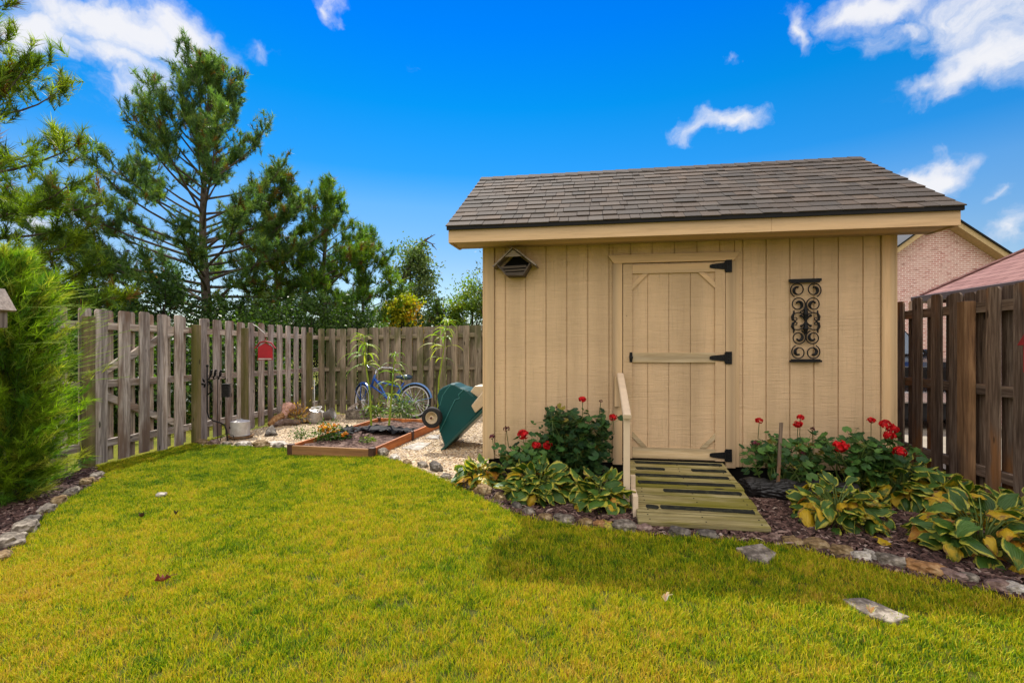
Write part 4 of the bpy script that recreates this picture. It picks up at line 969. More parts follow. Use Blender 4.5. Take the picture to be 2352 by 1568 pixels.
def geranium(label, px, hgt, wid, n, seed, flowers, dark=False, Y=4.55, dried=(), cy=0.0):
    R = random.Random(seed); x = xon(px, Y); z = zg(x, Y); root = thing("geranium", label, "geranium", (x, Y, z), "geraniums against the shed front"); m = MB(); st = MB()
    cols = ((.014, .042, .014), (.024, .065, .018), (.040, .095, .022)) if dark else ((.018, .055, .014), (.034, .090, .018), (.060, .13, .024))
    tips = []
    for s in range(14 if dark else 16):
        a = R.uniform(0, 2*pi); rr = wid*sqrt(R.random())*.95; tp = Vector((x+cos(a)*rr, Y+sin(a)*min(rr, .22), z+hgt*R.uniform(.45, .95)*(1-.25*(rr/wid)**2))); b = Vector((x+R.uniform(-.12, .12)*wid*2, Y+R.uniform(-.06, .06), z)); mid = b.lerp(tp, .5)+Vector((R.uniform(-.06, .06), R.uniform(-.04, .04), -.02)); st.tube([b, mid, tp], [.008, .006, .004], 5, caps=False); tips += [mid, tp, mid.lerp(tp, .5)] if dark else [tp, tp, mid.lerp(tp, .55)]
    for i in range(n):
        b = R.choice(tips); c = b+Vector((R.gauss(0, .062), R.gauss(0, .05), R.gauss(.01, .06))); c.y = min(c.y, WY-.05); c.z = max(c.z, z+.03)
        rad = R.uniform(.022, .046); nrm_ = Vector((R.gauss(0, .45), R.gauss(-.35, .45), 1)).normalized(); u = nrm_.orthogonal().normalized(); v = nrm_.cross(u); k = 12; ph = R.uniform(0, 6); vs = [c-nrm_*rad*.15]; cc = R.choice(cols); br = R.uniform(.75, 1.35)
        if R.random() < .04: cc = (.16, .13, .02)
        for j in range(k):
            aa = ph+2*pi*j/k*.94; r_ = rad*(1+.10*(j % 2)); vs.append(c+(u*cos(aa)+v*sin(aa))*r_+nrm_*(rad*.22*(1 if j % 2 else .5)))
        m.add(vs, [(0, 1+j, 2+j) for j in range(k-1)], tuple(q*br for q in cc)); st.tube([b, c-nrm_*rad*.15], [.0022, .0016], 3, caps=False)
    for (fpx, fpy, fr, fd) in [(*f, 0) for f in flowers]+[(*f, 1) for f in dried]:
        yy = Y-.04 if fpy < 1000 else Y-.12; fx = xon(fpx, yy); fz = zon(fpy, fx, yy); c = Vector((fx, yy, fz)); q = MB()
        for i in range(46 if not fd else 34):
            d = Vector((R.gauss(0, 1), R.gauss(0, 1), R.gauss(.25, .8))).normalized(); o = c+Vector((d.x, d.y, d.z*.8))*fr*R.uniform(.55, 1.0); u = d.orthogonal().normalized(); v = d.cross(u); s = fr*R.uniform(.30, .48)*(1 if not fd else .7); br = R.uniform(.65, 1.25)
            col = (.52*br, .006*br, .010*br) if not fd else R.choice(((.10, .015, .025), (.05, .02, .02), (.16, .03, .05)))
            ph = R.uniform(0, 6); q.add([o]+[o+(u*cos(ph+2*pi*j/6)+v*sin(ph+2*pi*j/6))*s*(1 if j % 2 else .72)+d*s*.25 for j in range(6)], [(0, 1+j, 1+(j+1) % 6) for j in range(6)], col)
        q.tube([c-Vector((0, 0, fr*.3)), c-Vector((R.uniform(-.02, .02), -.02, .16)), min(tips, key=lambda t_: (t_-c).length)], [.003, .003, .0025], 4, (.05, .09, .02), caps=False)
        q.build("dried_flower_head" if fd else "flower_head", M_flowerred, root, fix=False)
    m.build("foliage", M_ger, root, fix=False); st.build("stems", M_petiole, root, fix=False)
    return root
geranium("tall dark leaved geranium with red flowers left of the door casing", 1330, .76, .40, 760, 201, ((1338, 917, .036), (1408, 958, .036)), True, 4.52, ((1279, 935, .016), (1380, 921, .018)))
geranium("shorter geranium with low red flower heads near the shed's left corner", 1222, .46, .28, 330, 202, ((1201, 997, .052), (1232, 1023, .042), (1258, 1022, .042)), False, 4.46, ((1163, 985, .034), (1131, 1003, .032)))
geranium("leggy geranium by the wooden stake right of the door", 1795, .56, .28, 210, 203, ((1744, 965, .030), (1838, 958, .030), (1833, 974, .036)), False, 4.50, ((1735, 1018, .035), (1866, 985, .022), (1845, 1040, .03)))
geranium("geranium with a round red flower head low at its middle, right of the stake", 1950, .57, .29, 240, 204, ((1931, 1024, .056), (2001, 965, .030)), False, 4.46, ((2020, 1030, .03),))
geranium("geranium with clustered red flowers at the shed's right corner", 2040, .52, .18, 130, 205, ((2035, 975, .046), (2050, 985, .042), (2042, 1000, .042), (2067, 1037, .046)), False, 4.40)
x, y = xon(1790, 4.32), 4.32; m = MB(); m.beam((x-.02, y, -.03), (x+.015, y, zon(970, x, y)), .026, .012, up=(0, 1, 0))
tag(m.build("garden_stake", MR['z'], None, loc=(x, y, 0)), "brown wooden stake stuck upright among the geraniums right of the door", "stake")
# charred log
t = mat("charred_bark"); p = objco(t); vo = t.new('ShaderNodeTexVoronoi'); t.l.new(t.mapping(p, (14, 40, 40)), vo.inputs['Vector']); vo.inputs['Scale'].default_value = 1
t.l.new(t.ramp(vo.outputs['Distance'], [(.1, (.03, .028, .027)), (.6, (.008, .007, .007))]), t.b.inputs['Base Color']); t.b.inputs['Roughness'].default_value = .55; t.b.inputs['Specular IOR Level'].default_value = .5; t.l.new(t.bump(t.math('SUBTRACT', 1.0, vo.outputs['Distance']), 1.0, .02), t.b.inputs['Normal']); M_char = t.m
x0, x1 = xon(1712, 4.35), xon(1965, 4.35); m = MB(); n = 16; R = random.Random(9)
m.tube([(x0+(x1-x0)*i/n, 4.36+.03*sin(i*.7), .075+.01*sin(i*1.3)) for i in range(n+1)], [.085*(1+R.uniform(-.07, .07)) for _ in range(n+1)], 18)
tag(m.build("log", M_char, None, loc=(x0, 4.36, 0), smooth=False), "black charred log lying along the shed wall right of the ramp", "log")

# ================================================================== EDGING STONES
from mathutils import noise as mnoise
def stone_mat(name, a, b, c):
    t = mat(name); p = objco(t); n = t.noise(p, 9, 6, .65); n2 = t.noise(p, 34, 5, .65)
    k = t.math('ADD', t.math('MULTIPLY', n, .65), t.math('MULTIPLY', n2, .35)); col = t.ramp(k, [(.34, a), (.5, b), (.64, c)])
    t.l.new(col, t.b.inputs['Base Color']); t.b.inputs['Roughness'].default_value = .9; t.l.new(t.bump(k, .8, .012), t.b.inputs['Normal']); return t.m
MST = {'tan': stone_mat("tan_stone", (.045, .028, .012), (.18, .115, .050), (.33, .25, .14)), 'grey': stone_mat("grey_stone", (.030, .024, .018), (.14, .115, .088), (.34, .295, .235)),
       'white': stone_mat("white_stone", (.10, .08, .06), (.36, .32, .265), (.56, .52, .45)), 'orange': stone_mat("orange_stone", (.09, .04, .015), (.28, .14, .05), (.42, .27, .13)),
       'pink': stone_mat("pink_stone", (.06, .035, .028), (.18, .115, .092), (.31, .23, .19)), 'dark': stone_mat("dark_stone", (.03, .026, .022), (.085, .072, .06), (.19, .165, .135))}
def stone_mesh(seed, L, W, Hh, ang, c):
    R = random.Random(seed); bm = bmesh.new(); bmesh.ops.create_icosphere(bm, subdivisions=3, radius=1.0); o = Vector((seed*3.1, seed*1.7, 0))
    for v in bm.verts:
        d = v.co.normalized(); m_ = max(abs(d.x), abs(d.y), abs(d.z)); q = d/m_**.62
        k = 1+.30*mnoise.noise(d*1.3+o)+.22*mnoise.noise(d*2.7+o)+.12*mnoise.noise(d*6+o); q = q*k
        q.z = round(q.z*3.2+.15*mnoise.noise(d*2+o))/3.2*.35+q.z*.65
        v.co = Vector((q.x*L/2, q.y*W/2, q.z*Hh/2))
    Rm = Matrix.Rotation(ang, 4, 'Z') @ Matrix.Rotation(R.uniform(-.12, .12), 4, 'X'); bmesh.ops.transform(bm, matrix=Rm, verts=bm.verts)
    me = bpy.data.meshes.new("edging_stone"); bm.to_mesh(me); bm.free(); return me
ORD = ["first", "second", "third", "fourth", "fifth", "sixth", "seventh", "eighth", "ninth", "tenth", "eleventh", "twelfth", "thirteenth", "fourteenth", "fifteenth", "sixteenth", "seventeenth", "eighteenth", "nineteenth", "twentieth"]
def edge_row(pts, where, sd, wscale=1.0):
    for i, (px, py, wpx, kind) in enumerate(pts):
        x, y, z = gnd(px, py); Z = depth(x, y); L = wpx*Z/FPX*random.uniform(.66, 1.02)
        j = pts[i+1] if i+1 < len(pts) else pts[i-1]; x2, y2, _ = gnd(j[0], j[1]); ang = math.atan2(y2-y, x2-x); Hh = L*random.uniform(.42, .62); Hh = min(max(Hh, .065), .15)
        me = stone_mesh(sd+i, L, L*random.uniform(.5, .75), Hh, ang, None); me.materials.append(MST[kind]); o = link("edging_stone", me, None, (x+random.uniform(-.015, .015), y+random.uniform(-.02, .025), z+Hh*random.uniform(.08, .24)))
        adj = {'tan': 'tan', 'grey': 'grey', 'white': 'whitish', 'orange': 'rusty orange', 'pink': 'pinkish', 'dark': 'dark grey'}[kind]
        tag(o, f"{adj} edging stone, {ORD[i]} {where}", "stone", "stones edging the beds")
edge_row([(226, 1096, 40, 'grey'), (200, 1113, 46, 'tan'), (168, 1134, 50, 'grey'), (135, 1156, 46, 'tan'), (106, 1177, 52, 'grey'), (76, 1200, 48, 'dark'), (52, 1222, 62, 'grey'), (22, 1252, 66, 'grey'), (2, 1284, 60, 'tan')],
         "from the gate along the left mulch bed", 300)
edge_row([(462, 1018, 34, 'tan'), (492, 1019, 36, 'pink'), (521, 1022, 30, 'grey'), (556, 1024, 40, 'white'), (600, 1026, 44, 'tan'), (640, 1028, 34, 'grey')], "from the gate post along the gravel's front edge", 330)
edge_row([(878, 1044, 36, 'grey'), (908, 1054, 32, 'white'), (938, 1064, 34, 'tan'), (966, 1072, 30, 'grey'), (996, 1080, 44, 'dark'), (1028, 1096, 42, 'grey'), (1052, 1110, 30, 'dark'), (1078, 1118, 44, 'dark'), (1112, 1132, 50, 'tan'), (1150, 1146, 44, 'tan'),
          (1186, 1166, 44, 'dark'), (1216, 1180, 42, 'grey'), (1250, 1190, 46, 'tan'), (1296, 1199, 56, 'grey'), (1345, 1205, 46, 'tan'), (1388, 1210, 48, 'orange'), (1432, 1215, 54, 'grey'), (1484, 1220, 56, 'pink'), (1556, 1227, 56, 'dark'), (1630, 1234, 50, 'dark')],
         "from the raised bed along the lawn to the ramp", 360)
edge_row([(1783, 1238, 36, 'pink'), (1822, 1248, 58, 'tan'), (1875, 1260, 58, 'tan'), (1930, 1268, 54, 'tan'), (1978, 1280, 50, 'white'), (2010, 1284, 34, 'white'), (2056, 1300, 66, 'grey'), (2126, 1313, 76, 'orange'), (2188, 1328, 52, 'pink'), (2236, 1338, 48, 'grey'), (2284, 1350, 50, 'pink'), (2336, 1358, 54, 'white')],
         "from the ramp along the right bed", 400)
def slab(label, pxs, kind, th=.03, lift=.012, name="stepping_stone", cat="stepping stone", grp=None):
    P = [gnd(*q) for q in pxs]; cx_, cy_ = sum(p[0] for p in P)/len(P), sum(p[1] for p in P)/len(P); z = zg(cx_, cy_); m = MB(); pl = []
    n = len(P)
    for i in range(n):
        a, b = P[i], P[(i+1) % n]
        for f in (0, .33, .66): pl.append((a[0]+(b[0]-a[0])*f+random.uniform(-.006, .006), a[1]+(b[1]-a[1])*f+random.uniform(-.006, .006)))
    m.prism(pl, z+lift-th, z+lift); return tag(m.build(name, MST[kind], None, loc=(cx_, cy_, z), bevel=.006), label, cat, grp)
slab("purplish grey stepping stone in the lawn just below the ramp's right foot", [(1690, 1262), (1750, 1253), (1782, 1275), (1762, 1298), (1722, 1290)], 'grey', lift=.018, grp="stepping stones in the lawn")
slab("large grey stepping stone in the lawn nearest the viewer, half in sun", [(1932, 1382), (1985, 1378), (2090, 1422), (2055, 1438), (2000, 1424)], 'grey', lift=.018, grp="stepping stones in the lawn")
slab("pale flagstone set in the gravel in front of the green tub cart", [(922, 1030), (960, 1017), (990, 1018), (964, 1034)], 'white', name="flagstone", cat="flagstone")
slab("small pale flagstone in the gravel beside the cart's wheel", [(975, 1007), (990, 1000), (1010, 1000), (1008, 1008)], 'white', name="flagstone", cat="flagstone")
slab("light concrete paver at the front left corner of the raised bed", [(600, 1018), (650, 1013), (662, 1018), (640, 1026)], 'white', name="paver", cat="paver")
me = stone_mesh(455, .09, .055, .03, .2, None); me.materials.append(MST['white']); q = gnd(371, 1141); tag(link("pebble_stone", me, None, (q[0], q[1], q[2]+.025)), "small white stone lying on the sunlit left half of the lawn", "stone")
M_dead = leafmat("dead_leaf", .2, .6)
def deadleaf(label, px, py, s, col, seed):
    R = random.Random(seed); x, y, z = gnd(px, py); m = MB(); c = Vector((x, y, z+.04)); k = 14; vs = [c-Vector((0, 0, .012))]
    for j in range(k):
        a = 2*pi*j/k; r_ = s*(.6+.45*(j % 2)+R.uniform(-.1, .1)); vs.append(c+Vector((cos(a)*r_, sin(a)*r_*.8, R.uniform(.0, .035))))
    m.add(vs, [(0, 1+j, 1+(j+1) % k) for j in range(k)], [tuple(q*R.uniform(.6, 1.4) for q in col) for _ in vs]); m.tube([c, c+Vector((s, s*.3, .02)), c+Vector((s*1.7, s*.6, .02))], .0018, 4, col)
    tag(m.build("fallen_leaf", M_dead, None, loc=(x, y, z), fix=False), label, "leaf")
deadleaf("curled reddish brown leaf lying in the open lawn at lower left", 374, 1346, .040, (.16, .045, .035), 1)
deadleaf("small dark leaf on the lawn between the white stone and the left stones", 325, 1196, .022, (.06, .03, .02), 2)
deadleaf("tiny dark leaf on the lawn just right of the white stone", 404, 1190, .018, (.05, .035, .02), 3)
deadleaf("pale leaf scrap on the lawn at lower right", 2000, 1392+425-425+30, .022, (.5, .42, .25), 4)
deadleaf("cream scrap of leaf on the dry grass at the bottom, right of centre", 1528, 1394, .022, (.55, .46, .28), 5)

# ================================================================== RAISED BED and what grows in it
M_bedo = wood("orange_cedar_board", (.22, .055, .015, 1), (.46, .14, .035, 1), (.60, .24, .075, 1), axis='y', fine=.7, knots=False, bump=.25, rough=.6)
M_bedb = wood("brown_cedar_board", (.11, .05, .020, 1), (.24, .115, .045, 1), (.36, .20, .085, 1), axis='x', fine=.7, knots=False, bump=.25, rough=.6)
M_bedp = simple("dark_corner_post", (.07, .030, .020), .6, var=.4)
rz = radians(-2.6); b0 = Vector((-3.70, 5.52, 0)); bl, bw_ = 2.40, 1.16; bzz = zg(-3.1, 6.6)
rbed = thing("raised_bed", "low orange cedar raised bed filled with soil on the gravel", "raised bed", (b0.x, b0.y, bzz))
def BP(a, b, z): return Vector((b0.x+a*cos(rz)-b*sin(rz), b0.y+a*sin(rz)+b*cos(rz), bzz+z))
def bbox(a0, a1, b0_, b1, z0, z1, m):
    vs = [BP(a, b, z) for z in (z0, z1) for b in (b0_, b1) for a in (a0, a1)]; m.add(vs, [(0, 2, 3, 1), (4, 5, 7, 6), (0, 1, 5, 4), (2, 6, 7, 3), (0, 4, 6, 2), (1, 3, 7, 5)]); return m
hb = .128
bbox(.06, bw_-.06, 0, .028, -.05, hb, MB()).build("board", M_bedb, rbed, bevel=.003); bbox(.06, bw_-.06, bl-.028, bl, -.05, hb, MB()).build("board", M_bedo, rbed, bevel=.003)
for a in (0.008, bw_-.036):
    for (u, v) in ((.06, 1.16), (1.24, 2.34)): bbox(a, a+.028, u, v, -.05, hb, MB()).build("board", M_bedo, rbed, bevel=.003)
for a in (-.004, bw_-.064):
    for v in (-.004, 1.165, bl-.064): bbox(a, a+.068, v, v+.068, -.05, hb+.012, MB()).build("corner_post", M_bedp, rbed, bevel=.004)
m = MB(); ng_ = 26; vs = [BP(.04+(bw_-.08)*i/12, .03+(bl-.06)*j/ng_, .080+.035*mnoise.noise(Vector((i*.5, j*.5, 2)))+.02*mnoise.noise(Vector((i*1.3, j*1.3, 9)))) for j in range(ng_+1) for i in range(13)]
m.add(vs, [(j*13+i, j*13+i+1, (j+1)*13+i+1, (j+1)*13+i) for j in range(ng_) for i in range(12)])
soil = m.build("soil", ground_mat("bed_soil", [(.38, (.025, .015, .012)), (.5, (.12, .075, .06)), (.62, (.30, .21, .17))], 9, 34, 1.0, .95, .03), rbed, fix=False)
stm = bpy.data.meshes.new("soil_top"); 
m = MB(); M_plastic = simple("black_plastic_sheet", (.014, .014, .016), .75, var=.3, bump=.3, spec=.15)
def sheet_scrap(label, a, b, L, W, seed):
    R = random.Random(seed); m = MB(); nn = 9; c = BP(a, b, .122); vs = []
    for j in range(nn):
        for i in range(nn):
            u, v = i/(nn-1)-.5, j/(nn-1)-.5; e = 1+.35*mnoise.noise(Vector((u*4+seed, v*4, 0))); vs.append((c.x+u*L*e, c.y+v*W*e, c.z+.045*mnoise.noise(Vector((u*7+seed, v*7, 5)))+.012))
    m.add(vs, [(j*nn+i, j*nn+i+1, (j+1)*nn+i+1, (j+1)*nn+i) for j in range(nn-1) for i in range(nn-1)]); tag(m.build("plastic_sheet", M_plastic, None, loc=tuple(c), smooth=False, fix=False), label, "plastic sheet", "torn plastic scraps on the bed soil")
sheet_scrap("crumpled black plastic scrap across the bed soil, near its middle", .55, 1.35, .55, .45, 1); sheet_scrap("crumpled black plastic scrap by the bed's right board", .95, 1.30, .35, .35, 2); sheet_scrap("small torn black plastic scrap at the left of the bed", .22, .85, .30, .30, 3); sheet_scrap("thin black plastic strip along the bed's left board", .12, 1.25, .22, .35, 4)
def bushlet(name, label, cat, px, py, zb, w_, h_, n, leafc, flowc, seed, fl=.25, size=.035, group=None):
    R = random.Random(seed); r = np.random.default_rng(seed); Z = None
    x, y = at(px, py, zb); root = thing(name, label, cat, (x, y, zb), group)
    P = r.normal(size=(n, 3))*np.array([w_*.42, w_*.34, h_*.35])+np.array([x, y, zb+h_*.5]); P[:, 2] = np.maximum(P[:, 2], zb-.05 if name == "marigold" else zb+.005)
    C = np.array(leafc)[r.integers(0, len(leafc), n)]; V, cc = leaves(P, np.full(n, size), C, seed, asp=.4); np_mesh("foliage", V, 4, M_leaf, root, col=cc)
    if flowc:
        q = MB()
        for i in range(int(n*fl*.1)):
            c = Vector((x+R.gauss(0, w_*.36), y+R.gauss(0, w_*.3), zb+h_*R.uniform(.55, 1.1))); br = R.uniform(.8, 1.2); q.ball(c, R.uniform(.014, .024), 8, 5, tuple(k*br for k in R.choice(flowc)), (1, 1, .6), .25)
        q.build("blossoms", M_leaf, root, fix=False)
    m = MB()
    for i in range(7): m.tube([(x, y, zb-.02), (x+R.gauss(0, w_*.3), y+R.gauss(0, w_*.25), zb+h_*.7)], [.005, .002], 4, (.08, .12, .03), caps=False)
    m.build("stems", M_petiole, root, fix=False); return root
bz1 = bzz+.095; GN_ = ((.05, .12, .015), (.09, .18, .02), (.03, .07, .012))
bushlet("marigold", "orange marigold spilling over the front board of the raised bed", "marigold", 752, 1008, bz1, .26, .19, 900, GN_, ((.62, .22, .008), (.68, .36, .012)), 501, .5)
bushlet("marigold", "small orange marigold right of the bigger one at the front board", "marigold", 790, 1008, bz1, .10, .08, 160, GN_, ((.62, .22, .008),), 502, .6)
bushlet("seedling", "low leafy seedling clump in the front left corner of the raised bed", "plant", 692, 1006, bz1, .18, .13, 260, GN_, None, 503)
bushlet("seedling", "little bright green seedling behind the raised bed's front board", "plant", 845, 1014, bz1, .12, .06, 120, ((.16, .24, .02), (.10, .18, .02)), None, 504)
bushlet("herb_plant", "grey green leafy plant low in front of the bicycle's rear wheel", "plant", 925, 958, bzz+.10, .34, .34, 520, ((.10, .15, .07), (.14, .20, .09), (.07, .13, .04)), None, 505, size=.07)
bushlet("herb_plant", "scruffy green plant at the foot of the left tall stalk", "plant", 860, 957, bzz+.08, .22, .26, 320, ((.08, .15, .03), (.05, .10, .02), (.16, .15, .04)), None, 506, size=.06)
def tall_plant(label, foot_px, pts_px, z0, seed, clusters, Z):
    """lanky stem with narrow drooping leaves"""
    R = random.Random(seed); P = [Vector(ray(px, Z)+(H+(HY-py)/FPX*Z,)) for px, py in pts_px]; P[0].z = z0
    root = thing("tall_stalk_plant", label, "plant", tuple(P[0]), "lanky tall stalks in the raised bed"); m = MB(); L_ = MB()
    n = len(P); m.tube(P, [.017-.011*i/(n-1) for i in range(n)], 6, (.3, .36, .06))
    cols = ((.16, .27, .02), (.22, .32, .03), (.12, .22, .02), (.30, .33, .05))
    for (f, nl, L) in clusters:
        k = f*(n-1); i = min(int(k), n-2); o = P[i].lerp(P[i+1], k-i)
        for j in range(int(nl*.62)):
            a = R.uniform(0, 2*pi); e = R.uniform(.0, .75); d = Vector((cos(a)*cos(e), sin(a)*cos(e), sin(e))); q = o.copy(); st = [q.copy()]; nb = 7; l = L*R.uniform(.8, 1.75)
            for s in range(nb): d = (d+Vector((0, 0, -.07-.055*s))).normalized(); q = q+d*l/nb; st.append(q.copy())
            sd = Vector((-sin(a), cos(a), R.uniform(-.5, .5))).normalized(); vs = []
            for s, c in enumerate(st): w_ = .0115*sin(pi*min(1, (s+.35)/(nb+.4)))**.8*(L/.2); vs += [c-sd*w_, c+Vector((0, 0, -.004)), c+sd*w_]
            cc = R.choice(cols); br = R.uniform(.7, 1.3); L_.add(vs, [(3*s+u, 3*s+u+1, 3*s+u+4, 3*s+u+3) for s in range(nb) for u in (0, 1)], tuple(x*br for x in cc))
    m.build("stem", M_leaf, root, fix=False); L_.build("foliage", M_leaf, root, fix=False); return root
tall_plant("tallest stalk plant on the left of the bed, in front of the bicycle's front wheel", 0, [(853, 958), (850, 905), (842, 850), (840, 810), (836, 768)], bzz+.08, 511, ((.16, 8, .16), (.58, 12, .26), (.72, 14, .30), (.86, 18, .24), (.97, 20, .16)), 7.6)
tall_plant("thin stalk plant in front of the bicycle frame", 0, [(893, 957), (899, 915), (902, 870), (905, 835), (910, 812)], bzz+.08, 512, ((.30, 10, .20), (.45, 12, .24), (.60, 12, .22), (.75, 10, .2), (.97, 14, .16)), 7.6)
tall_plant("tall stalk plant with a leaning stem, behind the green cart", 0, [(1005, 940), (1008, 870), (1015, 830), (1021, 790), (1026, 735)], bzz+.02, 513, ((.55, 5, .2), (.70, 12, .30), (.80, 14, .28), (.90, 20, .22), (.98, 22, .18)), 8.2)
# ================================================================== OBJECTS IN THE YARD
# ------------------------------------------------------------------ green tub cart tipped up against the shed
M_tub = simple("green_plastic", (.003, .056, .053), .5, var=.10, scale=3, bump=.05, spec=.18, dirt=(.012, .050, .046)); M_seam = simple("teal_seam_highlight", (.018, .15, .145), .4, var=.1, bump=0, spec=.5); M_lip = simple("dark_green_plastic", (.006, .055, .045), .42, var=.1, bump=0, spec=.45)  # the seams' lighter teal is a highlight line put into the colour
M_cream = simple("cream_plastic", (.56, .44, .29), .5, var=.06, bump=.03); M_rubber = simple("black_rubber", (.020, .020, .021), .75, var=.2, bump=.1, spec=.25)
Yc = 6.02; DC = depth(-1.6, Yc)
def CP(zx, zy, y=Yc):      # measured on a 4.751x enlargement of the cart
    px, py = (1030+zx/4.751)*.7656, (1050+zy/4.751)*.7656; Z = Yc/((px-CX)/FPX*sin(TH)+cos(TH))
    x, _ = ray(px, Z); return Vector((x, y, H+(HY-py)/FPX*Z))
cart = thing("tub_cart", "green plastic tub cart with cream handle tipped up on its nose against the shed", "garden cart", tuple(CP(1430, 1430)))
prof = [(1455, 1385), (1340, 1160), (1338, 1085), (1335, 1000), (1330, 900), (1318, 800), (1300, 735), (1290, 660), (1320, 580), (1380, 535), (1440, 510), (1490, 487), (1550, 492), (1640, 540), (1710, 560), (1770, 585), (1900, 690), (1960, 780), (1990, 830)]
W2 = .56; m = MB(); C0 = Vector((0, 0, 0))
pts = [CP(*p) for p in prof]; n = len(pts); cen = sum(pts, Vector())/n
lipA, lipB = CP(1430, 1430), CP(2080, 800); ld = (lipB-lipA).normalized()
def ins(p, amt):          # sides draw in as they leave the lip plane
    d = p-lipA; h = (d-ld*d.dot(ld)).length; return h/.42*amt
rows = []
for (yy, k) in ((0, 0.0), (.022, -.02), (.07, -.035), (W2-.07, -.035), (W2-.022, -.02), (W2, 0.0)):
    r_ = []
    for p in pts:
        sh = 1.0-(.075 if yy in (0, W2) else (.022 if yy in (.022, W2-.022) else 0)); q = cen+(p-cen)*sh; q = q if ins(p, 1) > .12 else p
        s = ins(q, .085); y = s+(W2-2*s)*(yy/W2)
        r_.append(Vector((q.x, Yc+y, q.z)))
    rows.append(r_)
vs = [v for r_ in rows for v in r_]; fs = [(a*n+i, a*n+i+1, (a+1)*n+i+1, (a+1)*n+i) for a in range(5) for i in range(n-1)]+[tuple(range(n)), tuple(5*n+i for i in range(n))[::-1]]
m.add(vs, fs); tub = m.build("tub", M_tub, cart, bevel=.008)
m = MB(); thk = ld.cross(Vector((0, 1, 0))); thk = thk if thk.z < 0 else -thk
A, B = lipA-ld*.01, lipB
m.add([v+Vector((0, y, 0)) for y in (-.045, W2+.045) for v in (A, A-thk*.035, B-thk*.035, B)], [(0, 1, 2, 3), (7, 6, 5, 4), (0, 4, 5, 1), (1, 5, 6, 2), (2, 6, 7, 3), (3, 7, 4, 0)]); m.build("rim", M_lip, cart, bevel=.008)
m = MB(); sidep = [CP(1365, 1165), CP(1575, 715), CP(1640, 690), CP(1625, 640), CP(1700, 565)]
m.tube([Vector((p.x, Yc+ins(p, .085)-.016, p.z)) for p in sidep], .007, 6); m.build("moulded_seam", M_seam, tub)
m = MB(); sp = [CP(*q) for q in ((1372, 1168), (1578, 720), (1645, 695), (1630, 643), (1702, 570), (1880, 695), (1965, 840), (1462, 1370))]; k = len(sp)
m.add([Vector((p.x, Yc+ins(p, .085)+dy, p.z)) for dy in (-.014, .004) for p in sp], [tuple(range(k)), tuple(range(k, 2*k))[::-1]]+[(i, (i+1) % k, k+(i+1) % k, k+i) for i in range(k)]); m.build("side_panel", M_tub, tub, bevel=.006)
m = MB(); s2 = [CP(1345, 800), CP(1380, 660), CP(1440, 570), CP(1492, 510)]; m.tube([Vector((p.x, Yc+ins(p, .085)+.002, p.z)) for p in s2], .006, 6); m.build("moulded_seam", M_seam, tub)
m = MB(); pl = [(CP(a, b).x, CP(a, b).z) for a, b in ((1825, 790), (2010, 565), (2160, 560), (2160, 700), (2030, 770), (1885, 895))]; m.prism(pl, Yc-.02, Yc+.10, lambda x, z, h: (x, h, z)); pl2 = [(CP(a, b).x, CP(a, b).z) for a, b in ((1775, 610), (1845, 520), (2100, 520), (2000, 590), (1890, 690))]; m.prism(pl2, Yc+.103, Yc+.42, lambda x, z, h: (x, h, z)); m.build("handle", M_cream, cart, bevel=.012)
for yy in (-.085, W2+.005):
    c = CP(1282, 952); c.y = Yc+yy; rr = 150/4.751*.7656*DC/FPX; m = MB()
    m.lathe([(rr*.62, 0), (rr*.80, -.005), (rr*.95, .006), (rr, .025), (rr, .055), (rr*.95, .074), (rr*.80, .085), (rr*.62, .08)], 28, tuple(c), 'y', cap=False); wh = m.build("tyre", M_rubber, cart, smooth=True)
    m = MB(); m.lathe([(rr*.618, .012), (rr*.56, .006), (rr*.50, .016), (rr*.20, .012), (rr*.16, .002), (rr*.13, .0)], 24, tuple(c), 'y'); m.lathe([(rr*.618, .065), (rr*.3, .06)], 24, tuple(c), 'y'); m.build("rim", M_cream, wh, smooth=True)
    m = MB(); m.lathe([(.0001, -.012), (rr*.12, -.010), (rr*.12, .0)], 14, tuple(c), 'y'); m.build("axle_cap", simple("rusty_cap", (.10, .035, .025), .6), wh)
# ------------------------------------------------------------------ bicycle
M_blue = simple("blue_paint", (.012, .075, .34), .3, .1, var=.1, bump=0, spec=.5); M_ltblue = simple("light_blue_fender", (.10, .22, .46), .3, .1, var=.1, bump=0, spec=.5); M_chrome = simple("chrome", (.62, .62, .62), .25, .95, var=.05, bump=0); M_white = simple("whitewall", (.55, .55, .56), .6, var=.1)
hx, hy = ray(950, 9.3); gz = zg(hx, hy); rw = .335; hz = gz+rw; fxh = hx-1.07; lean_ = radians(9)
bk_ = thing("bicycle", "blue cruiser bicycle leaning on the back fence with its front wheel turned", "bicycle", (hx-.5, hy, gz))
def BI(x, z, y=0): return Vector((hx+x, hy+y*cos(lean_)+(z)*sin(lean_), gz+z*cos(lean_)-y*sin(lean_)))
def circ(c, r_, ax, az, n=36, a0=0, a1=2*pi): return [c+ax*(cos(a0+(a1-a0)*i/n)*r_)+az*(sin(a0+(a1-a0)*i/n)*r_) for i in range(n if a1-a0 > 6.28 else n+1)]
UPV = (BI(0, 1)-BI(0, 0)).normalized()
